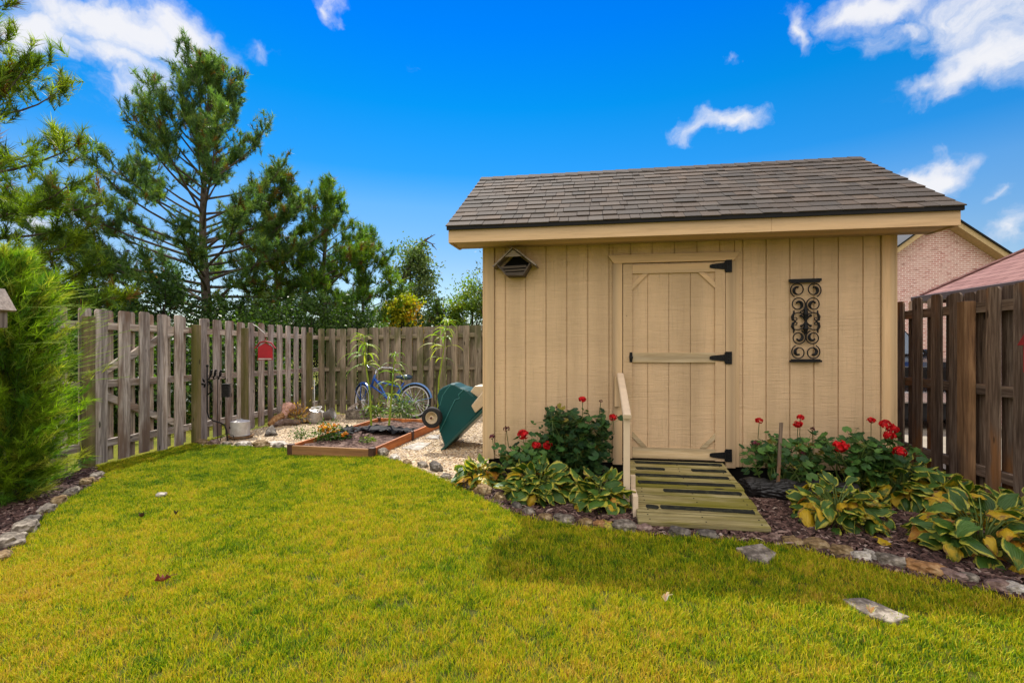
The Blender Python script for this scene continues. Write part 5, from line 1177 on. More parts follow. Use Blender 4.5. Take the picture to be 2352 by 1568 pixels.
def wheel(c, ax, nm):
    m = MB(); m.tube(circ(c, rw-.022, ax, UPV), .023, 8, closed=True); w_ = m.build("wheel", M_rubber, bk_, smooth=True)
    m = MB(); m.tube(circ(c, rw-.052, ax, UPV), .015, 6, closed=True); m.build("rim", M_white, w_, smooth=True)
    m = MB(); sdv = ax.cross(UPV)
    for k in range(28):
        a = 2*pi*k/28; m.tube([c+sdv*(.03 if k % 2 else -.03)+ax*cos(a+.4)*.02+UPV*sin(a+.4)*.02, c+ax*cos(a)*(rw-.055)+UPV*sin(a)*(rw-.055)], .0022, 4)
    m.tube([c-sdv*.05, c+sdv*.05], .022, 10); m.build("spokes", M_chrome, w_)
rc = BI(0, rw); fc = BI(-1.07, rw); AX = Vector((1, 0, 0)); st_a = radians(38); AF = (Vector((cos(st_a), -sin(st_a), 0))).normalized()
wheel(rc, AX, 0); wheel(fc, AF, 1)
def fender(c, ax, a0, a1, mt):
    m = MB(); sdv = ax.cross(UPV).normalized(); N_ = 20; prf = [(-.032, -.008), (-.02, .010), (0, .016), (.02, .010), (.032, -.008)]; vs = []
    for i in range(N_+1):
        a = a0+(a1-a0)*i/N_; rd = ax*cos(a)+UPV*sin(a)
        for (s, h) in prf: vs.append(c+rd*(rw+.014+h)+sdv*s)
        for (s, h) in prf[::-1]: vs.append(c+rd*(rw+.010+h)+sdv*s)
    k = 10; m.add(vs, [(i*k+j, i*k+(j+1) % k, (i+1)*k+(j+1) % k, (i+1)*k+j) for i in range(N_) for j in range(k)]+[tuple(range(k)), tuple(N_*k+j for j in range(k))[::-1]])
    for a in (a0 if a0 > -.3 else a0+.1, a1): m.tube([c+sdv*.04, c+(ax*cos(a)+UPV*sin(a))*(rw+.01)+sdv*.03], .005, 5)
    m.build("fender", mt, bk_, smooth=False)
fender(rc, AX, radians(12), radians(178), M_ltblue); fender(fc, AF, radians(40), radians(150), M_blue)
m = MB(); bb_ = BI(-.46, .29); seat = BI(-.24, .70); hd1, hd2 = BI(-.86, .78), BI(-.90, .62)
m.tube([hd1, BI(-.70, .60), BI(-.58, .40), bb_], .024, 8); m.tube([hd2, BI(-.66, .47), BI(-.52, .33), bb_], .018, 8); m.tube([bb_, seat], .018, 8); m.tube([bb_, rc], .011, 6); m.tube([BI(-.29, .58), rc], .010, 6); m.tube([BI(-.84, .84), hd1, hd2], .023, 8); m.tube([BI(-.83, .72), BI(-.55, .66), BI(-.28, .60)], .016, 8); m.build("frame", M_blue, bk_, smooth=True)
m = MB(); sf_ = AF.cross(UPV).normalized()
for s in (-1, 1): m.tube([hd2, hd2+sf_*s*.05-UPV*.03, fc+sf_*s*.055+UPV*.35-AF*.0, fc+sf_*s*.05], .012, 6)
m.build("fork", M_blue, bk_, smooth=True)
m = MB(); hb0 = BI(-.83, .93)
for s in (-1, 1): m.tube([hb0, hb0+sf_*s*.12+UPV*.07, hb0+sf_*s*.28+UPV*.08+AF*.12, hb0+sf_*s*.30+UPV*.02+AF*.34], .011, 6)
m.tube([BI(-.84, .80), hb0], .012, 6); hbo = m.build("handlebar", M_chrome, bk_, smooth=True)
for s in (-1, 1):
    m = MB(); m.tube([hb0+sf_*s*.30+UPV*.03+AF*.24, hb0+sf_*s*.30+UPV*.018+AF*.36], .017, 8); m.build("grip", M_rubber, hbo)
m = MB(); sc0 = BI(-.22, .80); m.ball(sc0+Vector((.03, 0, 0)), .12, 14, 9, sc=(1.0, .85, .45)); m.ball(sc0+Vector((-.10, 0, .0)), .075, 12, 8, sc=(1.4, .55, .5)); m.build("saddle", simple("blue_black_vinyl", (.02, .05, .08), .35, spec=.5), bk_, smooth=True)
m = MB(); m.tube([seat, sc0], .012, 6); cr = BI(-.46, .29, -.05); m.lathe([(.09, 0), (.095, .004), (.09, .008)], 24, tuple(cr), 'y'); m.tube([cr, cr+Vector((.10, -.03, -.13))], .010, 6); m.tube([cr+Vector((0, .1, 0)), cr+Vector((-.10, .13, .13))], .010, 6); m.build("crank", M_chrome, bk_)
for dx_, dy_, dz_ in ((.10, -.075, -.13), (-.10, .175, .13)):
    m = MB(); m.box(cr+Vector((dx_, dy_, dz_)), (.09, .08, .022)); m.build("pedal", M_rubber, bk_, bevel=.004)
# ------------------------------------------------------------------ white metal can on a tray
M_galv = simple("white_galvanised", (.55, .53, .50), .5, .25, var=.12, scale=9, bump=.1, dirt=(.34, .30, .25)); M_rust = simple("rusty_pan", (.30, .16, .06), .7, .1, var=.3, scale=14, dirt=(.45, .40, .32))
x, y = at(552, 1005, -.13); z = zg(x, y)+.02; can = thing("poultry_waterer", "whitish metal drum waterer standing on a rusty pan by the left fence", "waterer", (x, y, z))
m = MB(); m.lathe([(.02, .262), (.06, .262), (.128, .248), (.138, .240), (.138, .236), (.134, .230), (.134, .045), (.138, .040), (.138, .03)][::-1], 32, (x, y, z)); drum = m.build("drum", M_galv, can, smooth=False)
m = MB(); m.tube([(x-.05, y-.02, z+.26), (x-.04, y-.02, z+.285), (x+.04, y-.02, z+.285), (x+.05, y-.02, z+.26)], .005, 6); m.build("handle", M_chrome, drum)
m = MB(); m.ball((x-.105, y-.085, z+.155), .016, 8, 6); m.build("vent_hole", M_gap, drum)
m = MB(); m.lathe([(.01, .0), (.165, .0), (.185, .028), (.187, .03), (.180, .03), (.160, .010), (.01, .010)], 32, (x+.01, y, z)); m.build("pan", M_rust, can)
# ------------------------------------------------------------------ wrought iron bird pole with a hanging suet cage
Zp = 7.25
def PP(px, py, dy=0): q = ray(px, Zp); return Vector((q[0], q[1]+dy, H+(HY-py)/FPX*Zp))
pole = thing("bird_pole", "black wrought iron garden pole with three perched metal birds by the left fence", "garden pole", tuple(PP(522, 1008)))
m = MB(); m.tube([PP(476, 842), PP(476, 900), PP(476, 945), PP(479, 958), PP(490, 966), PP(505, 970), PP(516, 976), PP(521, 990), PP(522, 1012)], .010, 8); m.ball(PP(476, 840), .02, 10, 7); m.build("pole", M_black, pole, smooth=True)
m = MB(); m.tube([PP(500, 864), PP(500, 930), PP(500, 1010)], .005, 6); m.build("ground_rod", M_black, pole)
m = MB(); m.tube([PP(476, 874), PP(482, 866), PP(495, 864), PP(508, 864), PP(517, 866), PP(519, 872)], .006, 6); m.tube([PP(478, 884), PP(486, 874), PP(500, 866)], .005, 6); m.build("branch", M_black, pole)
m = MB(); m.tube([PP(480, 880), PP(488, 896), PP(476, 906)], .006, 6); m.tube([PP(474, 909), PP(489, 897)], .007, 6); m.build("perch", M_black, pole)
for (px, py) in ((484, 858), (494, 857), (506, 858)):
    m = MB(); c = PP(px, py); m.ball(c, .034, 10, 8, sc=(.62, .5, 1.15)); m.ball(c+Vector((.012, 0, .042)), .018, 8, 6); m.tube([c+Vector((.026, 0, .043)), c+Vector((.045, 0, .040))], [.006, .001], 5); m.beam(c+Vector((-.010, 0, -.02)), c+Vector((-.030, 0, -.085)), .022, .008); m.build("bird", M_black, pole, smooth=True)
m = MB()
for (px, py, a) in ((468, 874, .5), (470, 886, -.4), (481, 878, 1.0), (484, 883, .2), (466, 882, 1.5)):
    c = PP(px, py); m.prism([(0, -.035), (.018, -.005), (.012, .02), (0, .04), (-.012, .02), (-.018, -.005)], -.002, .002, lambda u, v, h, c=c, a=a: c+Vector((u*cos(a)-v*sin(a), h, u*sin(a)+v*cos(a))))
m.build("iron_leaf", M_black, pole)
m = MB()
for s in (-1, 1): m.tube([PP(522+s*1, 995), PP(522+s*14, 1000), PP(522+s*17, 1016)], .005, 6)
m.build("prong", M_black, pole)
sc = thing("suet_cage", "small black suet cage hanging from the iron bird pole", "bird feeder", tuple(PP(519, 897))); m = MB(); c = PP(519, 897); wx, wz, wy = .062, .095, .025
for i in range(7):
    for yy in (-wy, wy): m.tube([c+Vector((-wx+2*wx*i/6, yy, -wz)), c+Vector((-wx+2*wx*i/6, yy, wz))], .0022, 4)
for i in range(9):
    for yy in (-wy, wy): m.tube([c+Vector((-wx, yy, -wz+2*wz*i/8)), c+Vector((wx, yy, -wz+2*wz*i/8))], .0022, 4)
m.bb(c.x-wx-.004, c.x+wx+.004, c.y-wy-.004, c.y+wy+.004, c.z+wz, c.z+wz+.008); m.build("cage", M_black, sc)
m = MB(); m.bb(c.x-wx+.006, c.x+wx-.006, c.y-wy+.004, c.y+wy-.004, c.z-wz+.006, c.z+wz-.006); m.build("suet_block", simple("dark_suet", (.035, .032, .030), .9, var=.8, scale=60, bump=.6), sc)
m = MB(); m.tube([c+Vector((0, 0, wz)), PP(519, 872)], .002, 4); m.build("chain", M_black, sc)
# ------------------------------------------------------------------ red bird feeder on a bracket
M_red = simple("red_paint", (.36, .006, .014), .5, var=.15, scale=8, bump=.05, spec=.4); M_rroof = simple("dark_red_roof", (.26, .020, .024), .5, var=.2, bump=.05)
fx_ = -5.56; fyy = fx_*((608-CX)/FPX*sin(TH)+cos(TH))/((608-CX)/FPX*cos(TH)-sin(TH)); Zf = depth(fx_, fyy)
def FP(px, py): q = ray(px, Zf); return Vector((q[0], q[1], H+(HY-py)/FPX*Zf))
fd_ = thing("bird_feeder", "red house shaped bird feeder hanging from a bracket on the left fence", "bird feeder", tuple(FP(610, 827)))
a, b = FP(595, 826), FP(625, 790); m = MB(); cx_ = (a.x+b.x)/2; w2 = (b.x-a.x)/2; dd = .055; zt = FP(0, 797).z; za = FP(0, 786).z
m.prism([(-w2, a.z+.03), (w2, a.z+.03), (w2, zt), (0, za-.008), (-w2, zt)], a.y-dd, a.y+dd, lambda x, z, h: (cx_+x, h, z)); m.build("body", M_red, fd_, bevel=.003)
m = MB(); pl = [(-.165, FP(0, 799).z-.004), (-.15, FP(0, 799).z-.012), (-.085, za-.018), (0, za+.004), (.085, za-.018), (.15, FP(0, 799).z-.012), (.165, FP(0, 799).z-.004), (.09, za+.004), (0, za+.032), (-.09, za+.004)]
m.prism(pl, a.y-dd-.03, a.y+dd+.03, lambda x, z, h: (cx_+x, h, z)); m.build("roof", M_rroof, fd_, bevel=.003)
m = MB(); m.bb(cx_-w2-.004, cx_+w2+.004, a.y-dd-.035, a.y-dd-.001, a.z+.0, a.z+.010); m.bb(cx_-w2-.004, cx_+w2+.004, a.y-dd-.038, a.y-dd-.031, a.z-.002, a.z+.034); m.bb(cx_-w2, cx_+w2, a.y-dd, a.y+dd, a.z, a.z+.028); tr_ = m.build("tray", M_rroof, fd_)
m = MB(); m.bb(cx_-w2+.012, cx_+w2-.012, a.y-dd-.0405, a.y-dd-.0385, a.z+.008, a.z+.028); m.build("label_strip", M_galv, tr_)
m = MB(); m.tube([(cx_, a.y, za+.03), (cx_-.012, a.y, za+.06), (cx_+.012, a.y, za+.06), (cx_, a.y, za+.03)], .006, 5); m.tube([(cx_, a.y, za+.05), FP(608, 768)], .002, 4); m.build("hanger", M_rroof, fd_)
fd_.rotation_euler.z = radians(31)
hk = MB(); hk.tube([FP(608, 770), FP(607, 764), FP(604, 762), FP(590, 750), Vector((FX+.04, FP(575, 745).y-.02, FP(0, 744).z))], .006, 6); tag(hk.build("hanging_bracket", M_galv, None, loc=tuple(FP(590, 750)), smooth=True), "thin white metal bracket arm holding the red feeder on the fence", "bracket")
# ------------------------------------------------------------------ debris along the fence corner
M_logw = wood("driftwood", (.045, .028, .022, 1), (.13, .085, .065, 1), (.30, .23, .18, 1), axis='x', fine=.6, bump=.9); M_pinkw = simple("pinkish_driftwood", (.60, .35, .27), .85, var=.3, scale=14, bump=.5, bd=.01, dirt=(.36, .19, .14)); M_alu = simple("dull_aluminium", (.40, .38, .35), .45, .6, var=.2, scale=10, dirt=(.2, .18, .16))
def GP(px, py, zz=None):
    x, y, z = gnd(px, py+5); k = min(1, 5.55/max(-x, .1)); x, y = x*k, y*k; z = zg(x, y); return Vector((x, y, z))
def logtube(name, label, pts, rads, mt, cat="log", nseg=9, group=None):
    m = MB(); P = []; Rr = []
    for i in range(len(pts)-1):
        for k in range(4): f = k/4; P.append(Vector(pts[i]).lerp(Vector(pts[i+1]), f)+Vector((random.uniform(-.008, .008),)*3)); Rr.append((rads[i]*(1-f)+rads[i+1]*f)*random.uniform(.85, 1.15))
    P.append(Vector(pts[-1])); Rr.append(rads[-1]); m.tube(P, Rr, nseg); return tag(m.build(name, mt, None, loc=tuple(P[0])), label, cat, group)
V3 = Vector; dl = "weathered logs heaped by the fence corner"
logtube("driftwood_log", "dark split log at the bottom left of the debris heap", [GP(622, 966)+V3((0, 0, .05)), GP(650, 972)+V3((0, 0, .055)), GP(690, 970)+V3((0, 0, .05))], [.06, .075, .045], M_logw, group=dl)
logtube("driftwood_log", "rusty brown curved log leaning on the fence behind the heap", [GP(616, 958)+V3((0, .05, .05)), GP(628, 950)+V3((0, .05, .13)), GP(645, 950)+V3((0, .05, .16))], [.05, .07, .06], MST['orange'], group=dl)
logtube("driftwood_log", "dark log lying behind the dried orange plant", [GP(665, 958)+V3((0, 0, .13)), GP(690, 956)+V3((0, 0, .17)), GP(712, 955)+V3((0, 0, .18))], [.05, .06, .04], M_logw, group=dl)
logtube("driftwood_log", "short knotty log end in front of the watering can", [GP(690, 968)+V3((0, 0, .05)), GP(722, 966)+V3((0, 0, .06))], [.055, .07], MST['dark'], group=dl)
logtube("driftwood_piece", "pinkish pale driftwood standing upright in the debris heap", [GP(646, 962)+V3((0, 0, .08)), GP(652, 958)+V3((.02, 0, .20)), GP(660, 957)+V3((.02, 0, .30)), GP(664, 957)+V3((.02, 0, .37))], [.05, .065, .13, .06], M_pinkw, "driftwood")
logtube("driftwood_piece", "small dark driftwood lump alone on the gravel right of the white waterer", [GP(612, 998)+V3((0, 0, .03)), GP(622, 993)+V3((0, 0, .07)), GP(634, 996)+V3((0, 0, .02))], [.03, .075, .03], MST['dark'], "driftwood")
q = GP(676, 968); bushlet("dried_plant", "dried orange brown plant in front of the debris heap", "plant", 682, 974, zg(q.x, q.y), .30, .30, 460, ((.34, .17, .03), (.22, .10, .025), (.42, .27, .06)), None, 520, size=.05)
q = GP(716, 966)+V3((.05, .0, 0)); wc = thing("watering_can", "dull grey metal watering can with a coiled cord on top, by the corner", "watering can", tuple(q)); m = MB(); Rm = Matrix.Rotation(radians(14), 3, 'Y')
pr = [(.02, 0), (.145, 0), (.15, .02), (.128, .19), (.135, .21), (.06, .235), (.02, .235)]; m.lathe(pr, 24); m.v = [tuple(Rm @ V3(v)+q+V3((0, 0, .03))) for v in m.v]; m.build("can", M_alu, wc)
m = MB(); c = q+V3((.03, 0, .26)); m.tube(circ(c, .11, V3((1, 0, .2)), V3((0, .8, .35)), 24), .009, 6, closed=True); m.tube(circ(c+V3((.01, 0, .02)), .085, V3((1, 0, -.1)), V3((0, .8, .1)), 24), .009, 6, closed=True); m.tube([c+V3((.10, -.03, 0)), c+V3((.16, -.05, -.06)), c+V3((.165, -.05, -.16))], .009, 6); m.build("cord_coil", simple("pale_cord", (.45, .43, .40), .6), wc, smooth=True)
q2 = GP(742, 962)+V3((0, .15, .09)); bkt = MB(); bkt.lathe([(.06, -.10), (.075, -.09), (.105, .12), (.115, .13), (.105, .13), (.09, .10)], 20); Rm = Matrix.Rotation(radians(70), 3, 'Y'); bkt.v = [tuple(Rm @ V3(v)+q2) for v in bkt.v]; tag(bkt.build("tin_bucket", M_alu, None, loc=tuple(q2)), "grey metal bucket tipped on its side, right of the watering can", "bucket")
q3 = GP(722, 955); sp_ = thing("standpipe", "thin pale garden standpipe with a brass tap by the fence corner", "standpipe", tuple(q3)); m = MB(); m.tube([q3-V3((0, 0, .05)), q3+V3((0, 0, .78))], .012, 8); m.build("pipe", M_galv, sp_, smooth=True)
m = MB(); z_ = q3+V3((0, 0, .60)); m.tube([z_, z_+V3((-.05, -.02, 0)), z_+V3((-.06, -.02, -.03))], .010, 8); m.tube([z_+V3((-.03, 0, 0)), z_+V3((-.03, 0, .03))], .006, 6); m.tube([z_+V3((-.05, 0, .03)), z_+V3((-.01, 0, .03))], .006, 6); m.build("tap", simple("old_brass", (.40, .28, .09), .4, .8), sp_)
q4 = GP(805, 962); m = MB(); m.box(q4+V3((0, .3, .09)), (.42, .2, .18), (0, 0, .05)); m.box(q4+V3((-.1, .3, .185)), (.1, .16, .01), (0, 0, .05)); tag(m.build("concrete_block", MST['grey'], None, loc=tuple(q4), bevel=.008), "worn grey concrete block against the back fence, left of the bicycle", "block")
m = MB(); m.beam(q4+V3((-.16, .22, .19)), q4+V3((-.02, .35, .30)), .02, .05); tag(m.build("board_scrap", ML['x'], None, loc=tuple(q4)), "short scrap of board propped on the concrete block", "board")
# ------------------------------------------------------------------ roosting box hung on the shed
M_old = wood("old_grey_board", (.10, .075, .06, 1), (.24, .19, .155, 1), (.38, .32, .27, 1), axis='x', fine=1.1, bump=.5); M_oldd = wood("old_dark_board", (.035, .026, .020, 1), (.085, .065, .050, 1), (.16, .125, .10, 1), axis='x', fine=1.1, bump=.5)
YB = 4.62
def HB(zx, zy, y=YB): px, py = (1300+zx*.3507)*.7656, (450+zy*.3507)*.7656; x = xon(px, YB); return V3((x, y, zon(py, x, YB)))
hb = thing("nest_box", "diamond shaped grey wooden nest box under the shed's left eave", "nest box", tuple(HB(690, 1075)))
ap, rl, rr_ = HB(680, 838), HB(512, 1003), HB(878, 992); bl_, br_ = HB(622, 1072), HB(768, 1070); il, ir_ = HB(540, 985), HB(830, 968)
def plate(a, b, th, y0, y1, m_, nm, nrm=None):
    d = (b-a).normalized(); u = V3((-d.z, 0, d.x)); m = MB(); m.add([v+V3((0, y-v.y, 0)) for y in (y0, y1) for v in (a, b, b+u*th, a+u*th)], [(0, 1, 2, 3), (7, 6, 5, 4), (0, 4, 5, 1), (1, 5, 6, 2), (2, 6, 7, 3), (3, 7, 4, 0)]); m.build(nm, m_, hb, bevel=.0015)
plate(rl, ap, .016, YB, WY-.001, M_old, "roof_board"); plate(ap+V3((.008, 0, -.006)), rr_, .016, YB+.001, WY-.002, M_old, "roof_board"); plate(il, bl_, .014, YB+.012, WY-.003, M_oldd, "side_board"); plate(br_, ir_, .014, YB+.013, WY-.004, M_oldd, "side_board"); plate(bl_, br_, .014, YB+.011, WY-.003, M_oldd, "floor_board")
gp_ = [HB(680, 850), HB(608, 912), HB(755, 905)]; m = MB(); m.prism([(v.x, v.z) for v in gp_], YB+.012, YB+.026, lambda x, z, h: (x, h, z)); m.build("gable_board", M_old, hb)
for (a, b, c, d) in (((566, 1015), (800, 998), (790, 980), (545, 995)), ((590, 1040), (783, 1026), (792, 1010), (575, 1024)), ((612, 1062), (770, 1056), (778, 1038), (600, 1048))):
    pl = [HB(*q) for q in (a, b, c, d)]; m = MB(); m.prism([(v.x, v.z) for v in pl], YB+.02, YB+.032, lambda x, z, h: (x, h, z)); m.build("front_slat", M_oldd, hb)
pl = [HB(*q) for q in ((690, 860), (560, 985), (625, 1060), (760, 1058), (830, 965))]; m = MB(); m.prism([(v.x, v.z) for v in pl], WY-.012, WY-.0045, lambda x, z, h: (x, h, z)); m.build("back_board", M_gap, hb)
# ------------------------------------------------------------------ wrought iron panel on the shed
YI = 4.775
def IP(zx, zy, y=YI): px, py = (2300+zx/4.9)*.7656, (800+zy/4.9)*.7656; x = xon(px, YI); return V3((x, y, zon(py, x, YI)))
ip = thing("iron_wall_panel", "black scrolled wrought iron panel hung on the shed wall right of the door", "wall ornament", tuple(IP(575, 1390)))
for (a, b, nm) in (((330, 205), (803, 190), "top_bar"), ((340, 1388), (808, 1388), "bottom_bar")):
    m = MB(); A, B = IP(*a), IP(*b); m.beam(A, B, .022, .024 if nm == "top_bar" else .018); m.beam(A+V3((.012, 0, -.018 if nm == "top_bar" else .014)), B+V3((-.012, 0, -.018 if nm == "top_bar" else .014)), .016, .010); m.build(nm, M_black, ip)
def spir(c, r0, r1, a0, sweep, n=44): return [(c[0]+(r0+(r1-r0)*(i/n)**1.3)*cos(a0+sweep*i/n), c[1]+(r0+(r1-r0)*(i/n)**1.3)*sin(a0+sweep*i/n)) for i in range(n+1)]
U = (803-330)/4.9*.7656; ks = (IP(803, 700)-IP(330, 700)).length/473
def mir(P): return [(1150-a, b) for a, b in P]
sets = [("scroll", spir((455, 340), 108, 38, radians(115), radians(520))), ("scroll", spir((462, 555), 112, 34, radians(75), radians(-560))), ("scroll", spir((470, 1040), 106, 34, radians(-70), radians(560))), ("scroll", spir((470, 1255), 106, 36, radians(-115), radians(-520)))]
for nm, P in sets:
    for Q in (P, mir(P)):
        m = MB(); n = len(Q); m.tube([IP(*q) for q in Q], [ks*(9 if i < n*.62 else 9+14*sin(pi*(i/n-.62)/.38)) for i in range(n)], 6); m.ball(IP(*Q[-1]), ks*17, 8, 6); m.build("scroll", M_black, ip)
for s in (0, 1):
    for Q, in (([(400, 640), (402, 680), (380, 730), (385, 780), (420, 795), (450, 770), (435, 745), (412, 750)],), ([(395, 975), (402, 930), (378, 880), (388, 830), (420, 808), (448, 828), (438, 855), (412, 850)],)):
        Q = mir(Q) if s else Q; m = MB(); n = len(Q); m.tube([IP(*q) for q in Q], [ks*k for k in (8, 15, 22, 20, 12, 9, 8, 9)], 6); m.build("side_leaf", M_black, ip)
m = MB(); m.tube([IP(575, y) for y in (585, 640, 700, 760, 800, 850, 910, 990)], [ks*k for k in (10, 30, 40, 22, 20, 26, 42, 12)], 8)
for (a, b) in ((505, 720), (645, 718), (510, 872), (645, 868)): m.tube([IP(575, 790 if b < 800 else 810), IP((a+575)/2, b+(20 if b < 800 else -20)), IP(a, b)], [ks*14, ks*16, ks*10], 6); m.ball(IP(a, b), ks*22, 8, 6)
for s in (0, 1):
    for Q in ([(400, 690), (470, 672), (530, 690), (560, 720)], [(400, 920), (470, 925), (530, 905), (560, 890)]): m.tube([IP(*q) for q in (mir(Q) if s else Q)], ks*10, 6)
m.build("centre_ornament", M_black, ip)

# ================================================================== BIRDHOUSES at the picture's edges
x, y = ray(-30, 3.55); zt = H+(HY-672)/FPX*3.55; bh = thing("birdhouse", "grey weathered wooden birdhouse on a post at the far left edge", "birdhouse", (x, y, zg(x, y)))
m = MB(); zb = H+(HY-752)/FPX*3.55; m.bb(x-.075, x+.075, y-.075, y+.075, zb, H+(HY-712)/FPX*3.55); m.build("body", ML['z'], bh)
m = MB(); m.beam((x, y-.11, zt+.05), (x+.115, y-.11, zt-.115), .010, .012, up=(0, 0, 1)); z1 = H+(HY-711)/FPX*3.55
m = MB(); m.add([V3((x+sx*k, y+yy, zz)) for yy in (-.11, .11) for (sx, k, zz) in ((-1, .11, z1), (0, 0, z1+.165), (1, .11, z1), (1, .095, z1-.012), (0, 0, z1+.135), (-1, .095, z1-.012))], [(0, 1, 4, 5), (1, 2, 3, 4), (6, 11, 10, 7), (7, 10, 9, 8), (0, 6, 7, 1), (1, 7, 8, 2), (2, 8, 9, 3), (3, 9, 10, 4), (4, 10, 11, 5), (5, 11, 6, 0)]); m.build("roof", M_old, bh)
m = MB(); m.bb(x-.04, x+.04, y-.04, y+.04, zg(x, y)-.2, zb-.001); m.build("post", ML['z'], bh)
xr = RX-.12; q = xr*((2393-CX)/FPX*sin(TH)+cos(TH))/((2393-CX)/FPX*cos(TH)-sin(TH)); Zr = depth(xr, q); z0 = H+(HY-793)/FPX*Zr
rbh = thing("birdhouse", "dark red birdhouse fixed to the right fence, cut off by the picture's right edge", "birdhouse", (xr, q, z0)); m = MB(); hw = .10
m.prism([(-hw, z0), (hw, z0), (0, z0+.14), ], xr-.085, xr+.085, lambda a, z, h: (h, q+a, z)); m.build("roof", M_rroof, rbh, bevel=.004)
m = MB(); m.bb(xr-.06, xr+.07, q-.075, q+.075, z0-.20, z0-.001); m.build("body", M_red, rbh)
# ================================================================== HOUSES and truck beyond the right fence
def brickmat(name, a, b, mort):
    t = mat(name); tc = objco(t); s = t.new('ShaderNodeSeparateXYZ'); t.l.new(tc, s.inputs[0]); cb_ = t.new('ShaderNodeCombineXYZ'); t.l.new(t.math('ADD', s.outputs[0], s.outputs[1]), cb_.inputs[0]); t.l.new(s.outputs[2], cb_.inputs[1])
    br = t.new('ShaderNodeTexBrick'); t.l.new(cb_.outputs[0], br.inputs['Vector']); br.inputs['Color1'].default_value = a; br.inputs['Color2'].default_value = b; br.inputs['Mortar'].default_value = mort; br.inputs['Scale'].default_value = 1.0
    br.inputs['Brick Width'].default_value = .215; br.inputs['Row Height'].default_value = .0762; br.inputs['Mortar Size'].default_value = .010; br.inputs['Bias'].default_value = -.1
    c = t.mix(t.rng(t.noise(tc, 3.5, 5, .7), .40, .62, 0, .55), br.outputs[0], (.62, .44, .40, 1)); c = t.mix(t.rng(t.noise(t.mapping(tc, (4, 4, 12)), 1.0, 4, .7), .56, .68, 0, .7), c, (.22, .075, .055, 1))
    t.l.new(c, t.b.inputs['Base Color']); t.b.inputs['Roughness'].default_value = .9; t.l.new(t.bump(br.outputs[1], -.4, .01), t.b.inputs['Normal']); return t.m
def tilemat(name, cols, w_=.30, h_=.143):
    t = mat(name); tc = objco(t); s = t.new('ShaderNodeSeparateXYZ'); t.l.new(tc, s.inputs[0]); cb_ = t.new('ShaderNodeCombineXYZ'); t.l.new(t.math('ADD', s.outputs[0], s.outputs[1]), cb_.inputs[0]); t.l.new(t.math('MULTIPLY', s.outputs[2], 1.85), cb_.inputs[1])
    br = t.new('ShaderNodeTexBrick'); t.l.new(cb_.outputs[0], br.inputs['Vector']); br.inputs['Color1'].default_value = cols[0]; br.inputs['Color2'].default_value = cols[1]; br.inputs['Mortar'].default_value = cols[2]; br.inputs['Scale'].default_value = 1.0; br.inputs['Brick Width'].default_value = w_; br.inputs['Row Height'].default_value = h_; br.inputs['Mortar Size'].default_value = .011
    c = t.mix(t.rng(t.noise(tc, 5, 4, .6), .4, .7, 0, .4), br.outputs[0], cols[3]); t.l.new(c, t.b.inputs['Base Color']); t.b.inputs['Roughness'].default_value = .95; t.l.new(t.bump(br.outputs[1], -.5, .015), t.b.inputs['Normal']); return t.m
M_brick = brickmat("pink_brick", (.46, .19, .17, 1), (.58, .34, .31, 1), (.80, .70, .66, 1)); M_rooftile = tilemat("grey_shingle", ((.34, .32, .30, 1), (.44, .42, .40, 1), (.16, .15, .14, 1), (.38, .35, .32, 1))); M_redtile = tilemat("red_shingle", ((.17, .078, .068, 1), (.235, .122, .105, 1), (.075, .028, .026, 1), (.25, .125, .11, 1)))
M_htrim = simple("tan_house_trim", (.46, .33, .17), .6, bump=0); M_gutter = simple("brown_gutter", (.050, .028, .022), .45, bump=0, spec=.4)
Yh = 20.5; apx = xon(2172, Yh); apz = zon(488, apx, Yh); ex = xon(2330, Yh); ez = zon(590, ex, Yh); slp = (apz-ez)/(ex-apx); hw = 4.6
bh_ = thing("brick_house", "pink brick gabled house behind the shed's right corner, with tan eave trim", "house", (apx, Yh, -.2))
ov_ = .35; m = MB(); zs = apz-slp*hw
m.prism([(apx-hw, -.4), (apx+hw, -.4), (apx+hw, zs-.227), (apx, apz-.227), (apx-hw, zs-.227)], Yh+.45, Yh+8, lambda x, z, h: (x, h, z)); m.build("wall", M_brick, bh_)
for s in (-1, 1):
    m = MB(); A = V3((apx, 0, apz)); B = V3((apx+s*(hw+.5), 0, apz-slp*(hw+.5)))
    m.add([V3((v.x, y, v.z+dz)) for y in (Yh, Yh+.03) for (v, dz) in ((A, 0), (B, 0), (B, -.22), (A, -.22))], [(0, 1, 2, 3), (7, 6, 5, 4), (0, 4, 5, 1), (1, 5, 6, 2), (2, 6, 7, 3), (3, 7, 4, 0)]); m.build("rake_board", M_htrim, bh_)
    m = MB(); m.add([V3((v.x, y, v.z+dz)) for y in (Yh+.032, Yh+.449) for (v, dz) in ((A, -.20), (B, -.20), (B, -.225), (A, -.225))], [(0, 1, 2, 3), (7, 6, 5, 4), (0, 4, 5, 1), (1, 5, 6, 2), (2, 6, 7, 3), (3, 7, 4, 0)]); m.build("eave_soffit", M_htrim, bh_)
    m = MB(); m.add([V3((v.x, y, v.z+dz)) for y in (Yh-.06, Yh+8) for (v, dz) in ((A, .07), (B, .07), (B, .002), (A, .002))], [(0, 1, 2, 3), (7, 6, 5, 4), (0, 4, 5, 1), (1, 5, 6, 2), (2, 6, 7, 3), (3, 7, 4, 0)]); m.build("roof_slope", M_drip, bh_)
m = MB(); yy0 = Yh+3.5; xL, xR_ = apx-14, apx-1.2; zr0 = zon(560, xon(2050, yy0), yy0)-.4
